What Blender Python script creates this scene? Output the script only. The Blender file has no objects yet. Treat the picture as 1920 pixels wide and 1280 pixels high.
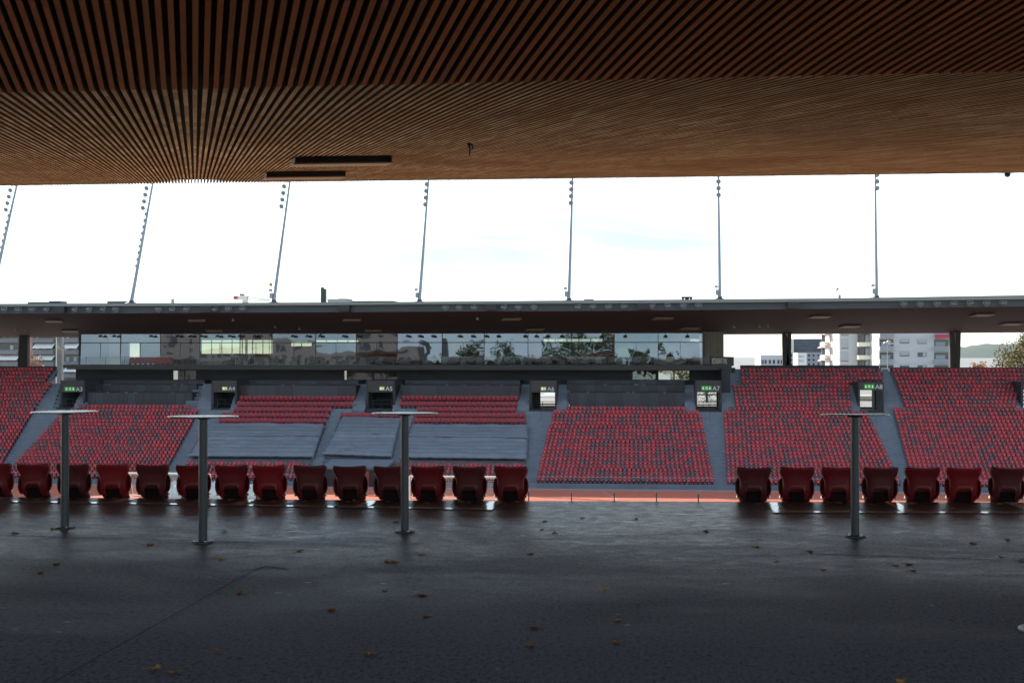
import bpy, math, random
from mathutils import Vector, Matrix
import numpy as np

R = math.radians
random.seed(7)
SC = bpy.context.scene
COL = SC.collection

# ------------------------------------------------------------------ camera
F = 2480.0                      # focal length in pixels of the 1920 x 1280 photograph
EYE = Vector((0.0, 0.0, 1.62))
YAW, PITCH = R(5.5), math.atan(28.0 / F)
cam = bpy.data.cameras.new("camera")
cam.sensor_width = 36.0
cam.lens = F / 1920.0 * 36.0
cam.clip_start = 0.05
cam.clip_end = 20000.0
cam.dof.use_dof = True
cam.dof.focus_distance = 135.0
cam.dof.aperture_fstop = 9.0
cam_ob = bpy.data.objects.new("camera", cam)
COL.objects.link(cam_ob)
cam_ob.location = EYE
cam_ob.rotation_euler = (math.pi / 2 + PITCH, 0.0, YAW)
SC.camera = cam_ob

# ------------------------------------------------------------------ light
SUN_EL, SUN_AZ = R(27.0), R(57.0)     # azimuth: to the left of the stand axis (+Y)
sun = bpy.data.lights.new("sun", 'SUN')
sun.energy = 4.2
sun.angle = R(0.5)
sun.color = (1.0, 0.93, 0.82)
sun_ob = bpy.data.objects.new("sun", sun)
COL.objects.link(sun_ob)
to_sun = Vector((-math.sin(SUN_AZ) * math.cos(SUN_EL), math.cos(SUN_AZ) * math.cos(SUN_EL), math.sin(SUN_EL)))
sun_ob.rotation_euler = to_sun.to_track_quat('Z', 'Y').to_euler()

world = bpy.data.worlds.new("World")
SC.world = world
world.use_nodes = True
wt = world.node_tree
wt.nodes.clear()
w_out = wt.nodes.new("ShaderNodeOutputWorld")
w_bg = wt.nodes.new("ShaderNodeBackground")
w_sky = wt.nodes.new("ShaderNodeTexSky")
w_sky.sky_type = 'NISHITA'
w_sky.sun_disc = False
w_sky.sun_elevation = SUN_EL
w_sky.sun_rotation = -SUN_AZ
w_sky.altitude = 400
w_sky.air_density = 1.0
w_sky.dust_density = 0.25
w_sky.ozone_density = 1.0
w_tc = wt.nodes.new("ShaderNodeTexCoord")
w_map = wt.nodes.new("ShaderNodeMapping")
w_map.inputs["Scale"].default_value = (1.0, 1.0, 3.2)
w_noise = wt.nodes.new("ShaderNodeTexNoise")
w_noise.inputs["Scale"].default_value = 4.5
w_noise.inputs["Detail"].default_value = 8.0
w_noise.inputs["Roughness"].default_value = 0.55
w_noise.inputs["Distortion"].default_value = 0.6
w_ramp = wt.nodes.new("ShaderNodeMapRange")
w_ramp.inputs["From Min"].default_value = 0.40
w_ramp.inputs["From Max"].default_value = 0.62
w_mix = wt.nodes.new("ShaderNodeMix")
w_mix.data_type = 'RGBA'
w_mix.inputs["B"].default_value = (5.2, 5.75, 6.3, 1.0)
w_fac = wt.nodes.new("ShaderNodeMath")
w_fac.operation = 'MULTIPLY'
w_fac.inputs[1].default_value = 0.85
wt.links.new(w_tc.outputs["Generated"], w_map.inputs["Vector"])
wt.links.new(w_map.outputs["Vector"], w_noise.inputs["Vector"])
wt.links.new(w_noise.outputs["Fac"], w_ramp.inputs["Value"])
wt.links.new(w_ramp.outputs["Result"], w_fac.inputs[0])
wt.links.new(w_fac.outputs["Value"], w_mix.inputs["Factor"])
wt.links.new(w_sky.outputs["Color"], w_mix.inputs["A"])
# thinner, bluer stretches between the bright veils of cloud
w_map2 = wt.nodes.new("ShaderNodeMapping")
w_map2.inputs["Scale"].default_value = (1.0, 1.0, 5.5)
w_map2.inputs["Location"].default_value = (0.35, 0.1, 0.2)
w_n2 = wt.nodes.new("ShaderNodeTexNoise")
w_n2.inputs["Scale"].default_value = 3.6
w_n2.inputs["Detail"].default_value = 7.0
w_n2.inputs["Distortion"].default_value = 0.8
w_r2 = wt.nodes.new("ShaderNodeMapRange")
w_r2.inputs["From Min"].default_value = 0.36
w_r2.inputs["From Max"].default_value = 0.70
w_thin = wt.nodes.new("ShaderNodeMix")
w_thin.data_type = 'RGBA'
w_thin.blend_type = 'MULTIPLY'
w_thin.inputs["B"].default_value = (0.50, 0.545, 0.565, 1.0)
wt.links.new(w_tc.outputs["Generated"], w_map2.inputs["Vector"])
wt.links.new(w_map2.outputs["Vector"], w_n2.inputs["Vector"])
wt.links.new(w_n2.outputs["Fac"], w_r2.inputs["Value"])
wt.links.new(w_r2.outputs["Result"], w_thin.inputs["Factor"])
wt.links.new(w_mix.outputs["Result"], w_thin.inputs["A"])
wt.links.new(w_thin.outputs["Result"], w_bg.inputs["Color"])
wt.links.new(w_bg.outputs["Background"], w_out.inputs["Surface"])
w_bg.inputs["Strength"].default_value = 0.12

SC.view_settings.view_transform = 'Standard'
SC.view_settings.look = 'None'
SC.view_settings.gamma = 1.0
SC.view_settings.exposure = 1.45
SC.render.engine = 'CYCLES'
SC.cycles.max_bounces = 8
SC.cycles.diffuse_bounces = 4
SC.cycles.transparent_max_bounces = 16
SC.cycles.use_denoising = True

# ------------------------------------------------------------------ picture <-> place
_f = Vector((-math.sin(YAW) * math.cos(PITCH), math.cos(YAW) * math.cos(PITCH), math.sin(PITCH)))
_r = Vector((math.cos(YAW), math.sin(YAW), 0.0))
_u = _r.cross(_f)

def ray(px, py):
    return _f + _r * ((px - 960.0) / F) + _u * ((640.0 - py) / F)

def at_y(px, py, Y):
    d = ray(px, py)
    return EYE + d * ((Y - EYE.y) / d.y)

def at_z(px, py, z):
    d = ray(px, py)
    return EYE + d * ((z - EYE.z) / d.z)

def proj(p):
    q = Vector(p) - EYE
    w = q.dot(_f)
    return 960 + F * q.dot(_r) / w, 640 - F * q.dot(_u) / w

def lerp(a, b, t):
    return a + (b - a) * t

def interp(x, pts):
    if x <= pts[0][0]:
        (x0, y0), (x1, y1) = pts[0], pts[1]
    elif x >= pts[-1][0]:
        (x0, y0), (x1, y1) = pts[-2], pts[-1]
    else:
        for (x0, y0), (x1, y1) in zip(pts, pts[1:]):
            if x0 <= x <= x1:
                break
    return y0 + (y1 - y0) * (x - x0) / (x1 - x0)

# ------------------------------------------------------------------ materials
class NT:
    def __init__(self, name):
        self.m = bpy.data.materials.new(name)
        self.m.use_nodes = True
        self.t = self.m.node_tree
        self.b = self.t.nodes["Principled BSDF"]
        self.out = self.t.nodes["Material Output"]
    def n(self, kind, **kw):
        nd = self.t.nodes.new(kind)
        for k, v in kw.items():
            setattr(nd, k, v)
        return nd
    def l(self, a, b):
        self.t.links.new(a, b)
    def val(self, sock, v):
        if isinstance(v, bpy.types.NodeSocket):
            self.l(v, sock)
        else:
            sock.default_value = v
    def math(self, op, a, b=0.0, c=0.0):
        nd = self.n("ShaderNodeMath", operation=op)
        self.val(nd.inputs[0], a); self.val(nd.inputs[1], b); self.val(nd.inputs[2], c)
        return nd.outputs[0]
    def mix(self, f, a, b, mode='MIX'):
        nd = self.n("ShaderNodeMix", data_type='RGBA', blend_type=mode)
        self.val(nd.inputs["Factor"], f); self.val(nd.inputs["A"], a); self.val(nd.inputs["B"], b)
        return nd.outputs["Result"]
    def rng(self, v, a, b, c, d):
        nd = self.n("ShaderNodeMapRange")
        self.val(nd.inputs["Value"], v)
        for k, x in zip(("From Min", "From Max", "To Min", "To Max"), (a, b, c, d)):
            self.val(nd.inputs[k], x)
        return nd.outputs["Result"]
    def coord(self, scale=(1, 1, 1), rot=(0, 0, 0)):
        tc = self.n("ShaderNodeTexCoord")
        mp = self.n("ShaderNodeMapping")
        mp.inputs["Scale"].default_value = scale
        mp.inputs["Rotation"].default_value = rot
        self.l(tc.outputs["Object"], mp.inputs["Vector"])
        return mp.outputs["Vector"]
    def noise(self, vec, scale, detail=4.0, rough=0.55, dist=0.0):
        nd = self.n("ShaderNodeTexNoise")
        self.l(vec, nd.inputs["Vector"])
        nd.inputs["Scale"].default_value = scale
        nd.inputs["Detail"].default_value = detail
        nd.inputs["Roughness"].default_value = rough
        nd.inputs["Distortion"].default_value = dist
        return nd.outputs["Fac"]
    def bump(self, h, strength, dist):
        nd = self.n("ShaderNodeBump")
        self.val(nd.inputs["Strength"], strength)
        nd.inputs["Distance"].default_value = dist
        self.l(h, nd.inputs["Height"])
        self.l(nd.outputs["Normal"], self.b.inputs["Normal"])
        return nd

def rgba(c, k=1.0):
    return (c[0] * k, c[1] * k, c[2] * k, 1.0)

_mats = {}
def mat(name, color, rough=0.6, metal=0.0, spec=0.5, var=0.18, scale=6.0, bump=0.0, bscale=60.0, emit=0.0, stretch=(1, 1, 1)):
    if name in _mats:
        return _mats[name]
    t = NT(name)
    v = t.coord(stretch)
    n1 = t.noise(v, scale, 6.0)
    t.l(t.mix(t.rng(n1, 0.25, 0.75, 0.0, 1.0), rgba(color, 1 - var), rgba(color, 1 + var)), t.b.inputs["Base Color"])
    t.l(t.rng(n1, 0.3, 0.7, max(0.03, rough - 0.07), min(1.0, rough + 0.07)), t.b.inputs["Roughness"])
    t.b.inputs["Metallic"].default_value = metal
    t.b.inputs["Specular IOR Level"].default_value = spec
    if bump:
        t.bump(t.noise(v, bscale, 5.0), bump, 0.02)
    if emit:
        t.b.inputs["Emission Color"].default_value = rgba(color)
        t.b.inputs["Emission Strength"].default_value = emit
    _mats[name] = t.m
    return t.m

SKEW = R(19.0)
PITCH_S = 0.11 * math.cos(SKEW)

def slat_wood(name, tones, patch, rough=0.75, board=1.3):
    t = NT(name)
    tc = t.n("ShaderNodeTexCoord")
    sp = t.n("ShaderNodeSeparateXYZ")
    t.l(tc.outputs["Object"], sp.inputs[0])
    x, y = sp.outputs[0], sp.outputs[1]
    ac = t.math('ADD', t.math('MULTIPLY', x, math.cos(SKEW)), t.math('MULTIPLY', y, math.sin(SKEW)))
    al = t.math('SUBTRACT', t.math('MULTIPLY', y, math.cos(SKEW)), t.math('MULTIPLY', x, math.sin(SKEW)))
    idx = t.math('FLOOR', t.math('ADD', t.math('DIVIDE', ac, PITCH_S), 0.5))
    wn1 = t.n("ShaderNodeTexWhiteNoise", noise_dimensions='1D')
    t.l(idx, wn1.inputs["W"])
    seg = t.math('FLOOR', t.math('DIVIDE', t.math('ADD', al, t.math('MULTIPLY', wn1.outputs["Value"], 9.0)), board))
    cb = t.n("ShaderNodeCombineXYZ")
    t.l(idx, cb.inputs[0]); t.l(seg, cb.inputs[1])
    wn2 = t.n("ShaderNodeTexWhiteNoise", noise_dimensions='2D')
    t.l(cb.outputs[0], wn2.inputs["Vector"])
    # grain: knots and cross checks along each slat
    cb2 = t.n("ShaderNodeCombineXYZ")
    t.l(t.math('MULTIPLY', idx, 3.7), cb2.inputs[0]); t.l(al, cb2.inputs[1])
    t.l(t.math('MULTIPLY', ac, 6.0), cb2.inputs[2])
    g = t.noise(cb2.outputs[0], 3.2, 5.0, 0.65)
    big = t.noise(t.coord((0.5, 0.5, 0.5)), 0.55, 3.0)
    ramp = t.n("ShaderNodeValToRGB")
    el = ramp.color_ramp.elements
    el[0].position = 0.0; el[0].color = rgba(tones[0])
    el[1].position = 1.0; el[1].color = rgba(tones[-1])
    for i, c in enumerate(tones[1:-1]):
        e = el.new((i + 1) / (len(tones) - 1)); e.color = rgba(c)
    f = t.math('ADD', t.math('MULTIPLY', wn2.outputs["Value"], 0.62), t.math('MULTIPLY', t.rng(g, 0.28, 0.72, 0.0, 1.0), 0.38))
    t.l(f, ramp.inputs["Fac"])
    c = t.mix(t.rng(big, 0.35, 0.65, 0.0, patch), ramp.outputs["Color"], rgba(tones[0]))
    dark = t.rng(g, 0.66, 0.74, 0.0, 0.75)
    c = t.mix(dark, c, rgba(tones[0], 0.35))
    t.l(c, t.b.inputs["Base Color"])
    t.b.inputs["Roughness"].default_value = rough
    t.b.inputs["Specular IOR Level"].default_value = 0.25
    t.bump(g, 0.3, 0.01)
    return t.m

def asphalt():
    t = NT("wet_asphalt")
    v = t.coord()
    fine = t.noise(v, 90.0, 4.0, 0.75)
    grain = t.noise(t.coord((1.0, 0.6, 1.0)), 42.0, 5.0, 0.8)
    streak = t.noise(t.coord((0.45, 1.1, 1.0), (0, 0, R(-6))), 0.8, 9.0, 0.68, 0.5)
    patch = t.noise(v, 0.30, 7.0, 0.65)
    # rain only blows in under the open edge: wet there, dry further back
    sp = t.n("ShaderNodeSeparateXYZ"); t.l(v, sp.inputs[0])
    yy = t.math('ADD', sp.outputs[1], t.math('MULTIPLY', t.math('SUBTRACT', streak, 0.5), 9.0))
    wet = t.rng(yy, 7.0, 12.5, 0.0, 1.0)
    base = t.mix(t.rng(patch, 0.3, 0.7, 0, 1), (0.205, 0.218, 0.305, 1), (0.270, 0.284, 0.385, 1))
    base = t.mix(t.rng(fine, 0.42, 0.68, 0, 0.75), base, (0.27, 0.29, 0.36, 1))
    base = t.mix(t.rng(grain, 0.36, 0.60, 0.85, 0.0), base, (0.020, 0.023, 0.034, 1))
    base = t.mix(t.math('MULTIPLY', wet, 0.50), base, (0.020, 0.024, 0.035, 1))
    spk = t.noise(t.coord((1.0, 0.35, 1.0)), 38.0, 3.0, 0.7)
    base = t.mix(t.math('MULTIPLY', t.rng(spk, 0.50, 0.66, 0.0, 0.55), t.rng(wet, 0, 1, 0.5, 1.0)), base, (0.24, 0.27, 0.34, 1))
    base = t.mix(t.rng(spk, 0.34, 0.46, 0.75, 0.0), base, (0.012, 0.013, 0.019, 1))
    # worn white flecks, drawn out across the walking direction
    vo = t.n("ShaderNodeTexVoronoi"); vo.inputs["Scale"].default_value = 1.0
    t.l(t.coord((3.0, 4.6, 1.0)), vo.inputs["Vector"])
    pick = t.n("ShaderNodeSeparateColor"); t.l(vo.outputs["Color"], pick.inputs[0])
    fl = t.math('MULTIPLY', t.math('LESS_THAN', vo.outputs["Distance"], t.math('MULTIPLY', pick.outputs[1], 0.10)),
                t.math('GREATER_THAN', pick.outputs[0], 0.5))
    base = t.mix(t.math('MULTIPLY', fl, 0.8), base, (0.7, 0.7, 0.7, 1))
    t.l(base, t.b.inputs["Base Color"])
    broken = t.noise(t.coord((0.8, 1.1, 1.0), (0, 0, R(-4))), 7.0, 9.0, 0.82, 0.3)
    wet = t.math('MULTIPLY', wet, t.rng(broken, 0.36, 0.62, 0.55, 1.0))
    rgh = t.math('ADD', t.rng(wet, 0.0, 1.0, 0.70, 0.28), t.rng(grain, 0.35, 0.65, -0.07, 0.09))
    t.l(rgh, t.b.inputs["Roughness"])
    t.l(t.rng(wet, 0.0, 1.0, 0.10, 0.52), t.b.inputs["Specular IOR Level"])
    h = t.math('ADD', t.math('MULTIPLY', fine, 0.35), grain)
    t.bump(h, t.rng(wet, 0.0, 1.0, 0.10, 0.20), 0.008)
    return t.m

def glass_mat(name, tint, mirror, wave=0.02):
    t = NT(name)
    t.t.nodes.remove(t.b)
    g = t.n("ShaderNodeBsdfGlossy"); g.inputs["Color"].default_value = (0.25, 0.29, 0.34, 1); g.inputs["Roughness"].default_value = 0.015
    tr = t.n("ShaderNodeBsdfTransparent"); tr.inputs["Color"].default_value = rgba(tint)
    mx = t.n("ShaderNodeMixShader"); mx.inputs[0].default_value = mirror
    bp = t.n("ShaderNodeBump"); bp.inputs["Strength"].default_value = 1.0; bp.inputs["Distance"].default_value = wave
    nz = t.noise(t.coord((0.32, 0.32, 0.22)), 1.1, 1.5, 0.5, 0.4)
    t.l(nz, bp.inputs["Height"]); t.l(bp.outputs[0], g.inputs["Normal"])
    t.l(tr.outputs[0], mx.inputs[1]); t.l(g.outputs[0], mx.inputs[2])
    t.l(mx.outputs[0], t.out.inputs["Surface"])
    return t.m

def leaf_mat(name, a, b, c):
    t = NT(name)
    v = t.coord()
    n1 = t.noise(v, 0.7, 4.0); n2 = t.noise(v, 7.0, 3.0)
    col = t.mix(t.rng(n1, 0.35, 0.65, 0, 1), rgba(a), rgba(b))
    col = t.mix(t.rng(n2, 0.45, 0.7, 0, 0.8), col, rgba(c))
    t.l(col, t.b.inputs["Base Color"])
    t.b.inputs["Roughness"].default_value = 0.65
    t.b.inputs["Specular IOR Level"].default_value = 0.2
    return t.m

M_SOFFIT = slat_wood("weathered_soffit_wood", [(0.26, 0.092, 0.030), (0.46, 0.24, 0.105), (0.60, 0.40, 0.225), (0.82, 0.68, 0.48)], 0.75, board=0.8)
M_CEIL = slat_wood("red_brown_ceiling_wood", [(0.28, 0.066, 0.016), (0.37, 0.095, 0.022), (0.46, 0.125, 0.031), (0.62, 0.19, 0.052)], 0.3, board=2.2)
M_SIDE = mat('dark_slat_sides', (0.095, 0.038, 0.017), 0.85, var=0.3, scale=3, spec=.2)  # sides coloured darker than the slat faces, putting shade into the gaps
M_DARKWOOD = mat("dark_roof_void", (0.060, 0.034, 0.028), 0.9, var=0.3, scale=2)
M_ASPH = asphalt()
M_STRIP = mat("smooth_wet_paving", (0.045, 0.040, 0.040), 0.40, var=0.35, scale=3, bump=0.12, bscale=45, stretch=(0.6, 1.5, 1))
M_PAINT = mat("white_road_paint", (0.80, 0.79, 0.76), 0.17, var=0.2, scale=9)
M_JOINT = mat("pavement_joint_tar", (0.014, 0.015, 0.018), 0.9, spec=0.05)
M_DISC = mat("grey_disc_paint", (0.12, 0.105, 0.10), 0.5)
M_SEATS = [mat("red_seat_plastic", (0.29, 0.011, 0.018), 0.42, var=0.10, scale=14),
           mat("deep_red_seat_plastic", (0.20, 0.010, 0.016), 0.42, var=0.10, scale=14),
           mat("maroon_seat_plastic", (0.125, 0.016, 0.021), 0.45, var=0.12, scale=14)]
M_FARRED = mat("far_red_seat_plastic", (0.40, 0.020, 0.030), 0.5, var=0.2, scale=0.8)
M_FARDEEP = mat("far_deep_red_seat_plastic", (0.27, 0.016, 0.025), 0.5, var=0.2, scale=0.8)
M_FARBROWN = mat("far_maroon_seat_plastic", (0.125, 0.040, 0.050), 0.5, var=0.2, scale=0.8)
M_GLINT = mat("seat_highlight_spot", (0.62, 0.40, 0.40), 0.4)  # highlight painted as a pale spot on each far seat
M_BRKT = mat("seat_bracket_metal", (0.016, 0.007, 0.008), 0.85, spec=0.15)
M_CHROME = mat("hinge_bolt_metal", (0.8, 0.8, 0.8), 0.22, metal=1.0)
M_STEEL = mat("grey_table_steel", (0.075, 0.085, 0.10), 0.42, metal=0.55, var=0.12, scale=5)
M_TOP = mat("brushed_table_top", (0.28, 0.28, 0.28), 0.28, metal=0.8, var=0.1, scale=12)
M_CONC = mat("stand_concrete", (0.125, 0.145, 0.172), 0.8, var=0.2, scale=1.2, bump=0.1, bscale=20)
M_STEP = mat("stair_concrete", (0.165, 0.188, 0.222), 0.8, var=0.18, scale=1.5)
M_NOSE = mat("stair_nosing", (0.27, 0.30, 0.335), 0.7)
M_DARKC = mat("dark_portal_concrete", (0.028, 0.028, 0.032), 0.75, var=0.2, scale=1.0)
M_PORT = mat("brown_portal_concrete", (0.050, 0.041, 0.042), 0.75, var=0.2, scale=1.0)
M_PANEL = mat("dark_press_panel", (0.027, 0.026, 0.031), 0.55, var=0.25, scale=0.35)
M_PANEL2 = mat("blue_black_press_panel", (0.031, 0.036, 0.046), 0.5, var=0.2, scale=0.35)
M_WALLD = mat("black_cladding", (0.012, 0.013, 0.018), 0.6, var=0.2, scale=0.7)
M_SLAB = mat("slab_edge_grey", (0.038, 0.035, 0.034), 0.6, var=0.15, scale=0.8)
M_TARP = None
M_FASC = mat("pale_roof_edge_metal", (0.22, 0.22, 0.21), 0.5, metal=0.2, var=0.12, scale=0.4)
M_FASD = mat("dark_fascia_metal", (0.048, 0.057, 0.066), 0.5, metal=0.2, var=0.2, scale=0.3)
M_CORT = mat("rust_black_column_steel", (0.030, 0.018, 0.018), 0.6, var=0.3, scale=0.8)
M_MAST = mat("mast_galvanised", (0.26, 0.28, 0.30), 0.45, metal=0.4, var=0.12, scale=0.5)
M_LAMP = mat("lamp_housing", (0.22, 0.235, 0.24), 0.35, metal=0.5)
M_LENS = mat("lamp_glass", (0.24, 0.255, 0.25), 0.2)
M_HEAT = mat("heater_panel_brown", (0.40, 0.23, 0.16), 0.55, var=0.12)
M_HEATD = mat("heater_box_dark", (0.012, 0.013, 0.018), 0.5)
M_BLACK = mat("black_plastic", (0.015, 0.015, 0.017), 0.45)
M_WHITE = mat("white_metal", (0.78, 0.77, 0.72), 0.45)
M_GLASS = glass_mat("facade_glass", (0.36, 0.47, 0.42), 0.50, 0.014)
M_GLASS2 = glass_mat("balustrade_glass", (0.80, 0.85, 0.84), 0.14, 0.01)
M_GLASS3 = glass_mat("lower_window_glass", (0.62, 0.68, 0.62), 0.30, 0.03)
M_WOODW = mat("grey_timber_cladding", (0.20, 0.17, 0.15), 0.75, var=0.3, scale=1.5, stretch=(6, 1, 0.2))

# ------------------------------------------------------------------ mesh building
class MB:
    def __init__(self):
        self.v, self.f, self.mi, self.sm = [], [], [], []
    def add(self, vs, fs, m=0, smooth=False):
        o = len(self.v)
        self.v.extend([tuple(p) for p in vs])
        for f in fs:
            self.f.append(tuple(i + o for i in f)); self.mi.append(m); self.sm.append(smooth)
        return self
    def hexa(self, p, m=0):
        # p: bottom ring of four, top ring of four
        return self.add(p, [(3, 2, 1, 0), (4, 5, 6, 7), (0, 1, 5, 4), (1, 2, 6, 5), (2, 3, 7, 6), (3, 0, 4, 7)], m)
    def box(self, x0, x1, y0, y1, z0, z1, m=0):
        return self.hexa([(x0, y0, z0), (x1, y0, z0), (x1, y1, z0), (x0, y1, z0),
                          (x0, y0, z1), (x1, y0, z1), (x1, y1, z1), (x0, y1, z1)], m)
    def quad(self, a, b, c, d, m=0):
        return self.add([a, b, c, d], [(0, 1, 2, 3)], m)
    def tube(self, p0, p1, r0, r1=None, n=10, m=0, caps=True, smooth=True):
        r1 = r0 if r1 is None else r1
        p0, p1 = Vector(p0), Vector(p1)
        d = (p1 - p0).normalized()
        a = d.orthogonal().normalized(); b = d.cross(a)
        vs = []
        for p, r in ((p0, r0), (p1, r1)):
            for k in range(n):
                t = 2 * math.pi * k / n
                vs.append(p + (a * math.cos(t) + b * math.sin(t)) * r)
        fs = [(k, (k + 1) % n, n + (k + 1) % n, n + k) for k in range(n)]
        self.add(vs, fs, m, smooth)
        if caps:
            self.add(vs[:n], [tuple(range(n))[::-1]], m)
            self.add(vs[n:], [tuple(range(n))], m)
        return self
    def chain(self, pts, rad, n=8, m=0):
        for (a, b, r, s) in zip(pts, pts[1:], rad, rad[1:]):
            self.tube(a, b, r, s, n, m)
        return self
    def disc(self, c, r, h, n=32, m=0):
        return self.tube(Vector(c), Vector(c) + Vector((0, 0, h)), r, r, n, m)
    def lathe(self, c, prof, n=32, m=0, axis=None):
        c = Vector(c)
        ax = Vector(axis).normalized() if axis else Vector((0, 0, 1))
        a = ax.orthogonal().normalized(); b = ax.cross(a)
        vs = []
        for r, h in prof:
            for k in range(n):
                t = 2 * math.pi * k / n
                vs.append(c + ax * h + (a * math.cos(t) + b * math.sin(t)) * r)
        fs = []
        for j in range(len(prof) - 1):
            for k in range(n):
                fs.append((j * n + k, j * n + (k + 1) % n, (j + 1) * n + (k + 1) % n, (j + 1) * n + k))
        self.add(vs, fs, m, True)
        self.add(vs[:n], [tuple(range(n))[::-1]], m)
        self.add(vs[-n:], [tuple(range(n))], m)
        return self
    def grid(self, rows, m=0, smooth=True):
        nr, nc = len(rows), len(rows[0])
        vs = [p for r in rows for p in r]
        fs = [(j * nc + k, j * nc + k + 1, (j + 1) * nc + k + 1, (j + 1) * nc + k) for j in range(nr - 1) for k in range(nc - 1)]
        return self.add(vs, fs, m, smooth)
    def shell(self, rows, th, m=0, skip=()):
        # a grid with a thickness along its own normals, closed all round
        nr, nc = len(rows), len(rows[0])
        G = [[Vector(p) for p in r] for r in rows]
        N = []
        for j in range(nr):
            rw = []
            for k in range(nc):
                du = G[j][min(k + 1, nc - 1)] - G[j][max(k - 1, 0)]
                dv = G[min(j + 1, nr - 1)][k] - G[max(j - 1, 0)][k]
                rw.append(du.cross(dv).normalized())
            N.append(rw)
        top = [[G[j][k] + N[j][k] * th * 0.5 for k in range(nc)] for j in range(nr)]
        bot = [[G[j][k] - N[j][k] * th * 0.5 for k in range(nc)] for j in range(nr)]
        o = nr * nc
        vs = [p for r in top for p in r] + [p for r in bot for p in r]
        fs = []
        for j in range(nr - 1):
            for k in range(nc - 1):
                q = (j * nc + k, j * nc + k + 1, (j + 1) * nc + k + 1, (j + 1) * nc + k)
                if (j, k) in skip:
                    # walls of the cut-out
                    if (j + 1, k) not in skip: fs.append((q[3], q[2], q[2] + o, q[3] + o))
                    if (j, k - 1) not in skip: fs.append((q[0], q[3], q[3] + o, q[0] + o))
                    if (j, k + 1) not in skip: fs.append((q[2], q[1], q[1] + o, q[2] + o))
                    continue
                fs.append(q); fs.append(tuple(i + o for i in q[::-1]))
        ring = [k for k in range(nc)] + [j * nc + nc - 1 for j in range(1, nr)] + [(nr - 1) * nc + k for k in range(nc - 2, -1, -1)] + [j * nc for j in range(nr - 2, 0, -1)]
        for a, b in zip(ring, ring[1:] + ring[:1]):
            fs.append((b, a, a + o, b + o))
        return self.add(vs, fs, m, True)
    def build(self, name, mats, parent=None):
        me = bpy.data.meshes.new(name)
        me.from_pydata(self.v, [], self.f)
        for mm in (mats if isinstance(mats, (list, tuple)) else [mats]):
            me.materials.append(mm)
        me.polygons.foreach_set("material_index", self.mi)
        me.polygons.foreach_set("use_smooth", self.sm)
        me.update()
        o = bpy.data.objects.new(name, me)
        COL.objects.link(o)
        if parent is not None:
            o.parent = parent
            if parent.location.length > 0 and not getattr(self, 'local', False):
                o.matrix_parent_inverse = Matrix.Translation(parent.location).inverted()
        return o

def tag(o, label, cat, group=None, kind=None):
    o["label"] = label
    o["category"] = cat
    if group: o["group"] = group
    if kind: o["kind"] = kind
    return o

def structure(o):
    o["kind"] = "structure"
    return o

def empty(name, loc, label, cat, group=None, rz=0.0):
    o = bpy.data.objects.new(name, None)
    COL.objects.link(o)
    o.location = loc
    o.rotation_euler = (0, 0, rz)
    o.empty_display_size = 0.2
    return tag(o, label, cat, group)

def copy_tree(o, parent=None):
    c = o.copy(); COL.objects.link(c)
    if parent is not None:
        c.parent = parent
    for ch in list(o.children):
        copy_tree(ch, c)
    return c

def local(mb):
    mb.local = True
    return mb

# =================================================================== NEAR SIDE
# --- ground outside, track and pitch
g = MB()
ZF = -4.62
g.quad((-3000, 169, ZF), (3000, 169, ZF), (6000, 9000, ZF), (-6000, 9000, ZF))
g.quad((-3000, -3000, -0.25), (3000, -3000, -0.25), (3000, -14, -0.25), (-3000, -14, -0.25), 0)
g.quad((-3000, -14, -0.25), (-95, -14, -0.25), (-95, 169, ZF), (-3000, 169, ZF))
g.quad((95, -14, -0.25), (3000, -14, -0.25), (3000, 169, ZF), (95, 169, ZF))
structure(g.build("ground", mat("town_ground", (0.22, 0.215, 0.20), 0.9, var=0.3, scale=0.05)))
ZT = -12.05
structure(MB().quad((-95, 30, ZT), (95, 30, ZT), (95, 137, ZT), (-95, 137, ZT)).build(
    "running_track", mat("track_rubber", (0.44, 0.105, 0.052), 0.8, var=0.10, scale=0.8, bump=0.1, bscale=40)))
structure(MB().quad((-90, 46, ZT + .006), (90, 46, ZT + .006), (90, 121.0, ZT + .006), (-90, 121.0, ZT + .006)).build(
    "grass_pitch", mat("pitch_grass", (0.085, 0.15, 0.05), 0.8, var=0.25, scale=0.4)))
ln = MB()
for k in range(8):
    y = 122.3 + 1.22 * k
    ln.quad((-90, y, ZT + .006), (90, y, ZT + .006), (90, y + .05, ZT + .006), (-90, y + .05, ZT + .006))
for px, sl in ((1027, .5), (1158, -.2)):
    a = at_z(px, 937, ZT + .01); 
    ln.quad((a.x, a.y, a.z), (a.x + .06, a.y, a.z), (a.x + .06 + sl * 9, a.y + 9, a.z), (a.x + sl * 9, a.y + 9, a.z))
structure(ln.build("track_markings", M_PAINT))

# --- the concourse we stand on
EDGE = [(-200, 929.5), (0, 931), (360, 934.5), (733, 937.2), (960, 938.5), (1400, 940), (1920, 941), (2200, 941)]
LINE = [(-200, 937), (0, 940), (640, 950.5), (920, 955), (1457, 960), (1920, 961.5), (2200, 961.5)]
def curve(tab, z=0.0, xs=range(-160, 2161, 40)):
    return [at_z(px, interp(px, tab), z) for px in xs]
ed = curve(EDGE)
ed = [Vector((-62, ed[0].y + 2.0, 0)), Vector((-20, ed[0].y + .5, 0))] + ed + [Vector((20, ed[-1].y - .1, 0)), Vector((62, ed[-1].y - .6, 0))]
d = MB()
for a, b in zip(ed, ed[1:]):
    d.quad((a.x, -14, 0), (b.x, -14, 0), (b.x, b.y, 0), (a.x, a.y, 0))
    d.quad((a.x, a.y, 0), (b.x, b.y, 0), (b.x, b.y, -.44), (a.x, a.y, -.44))
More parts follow.
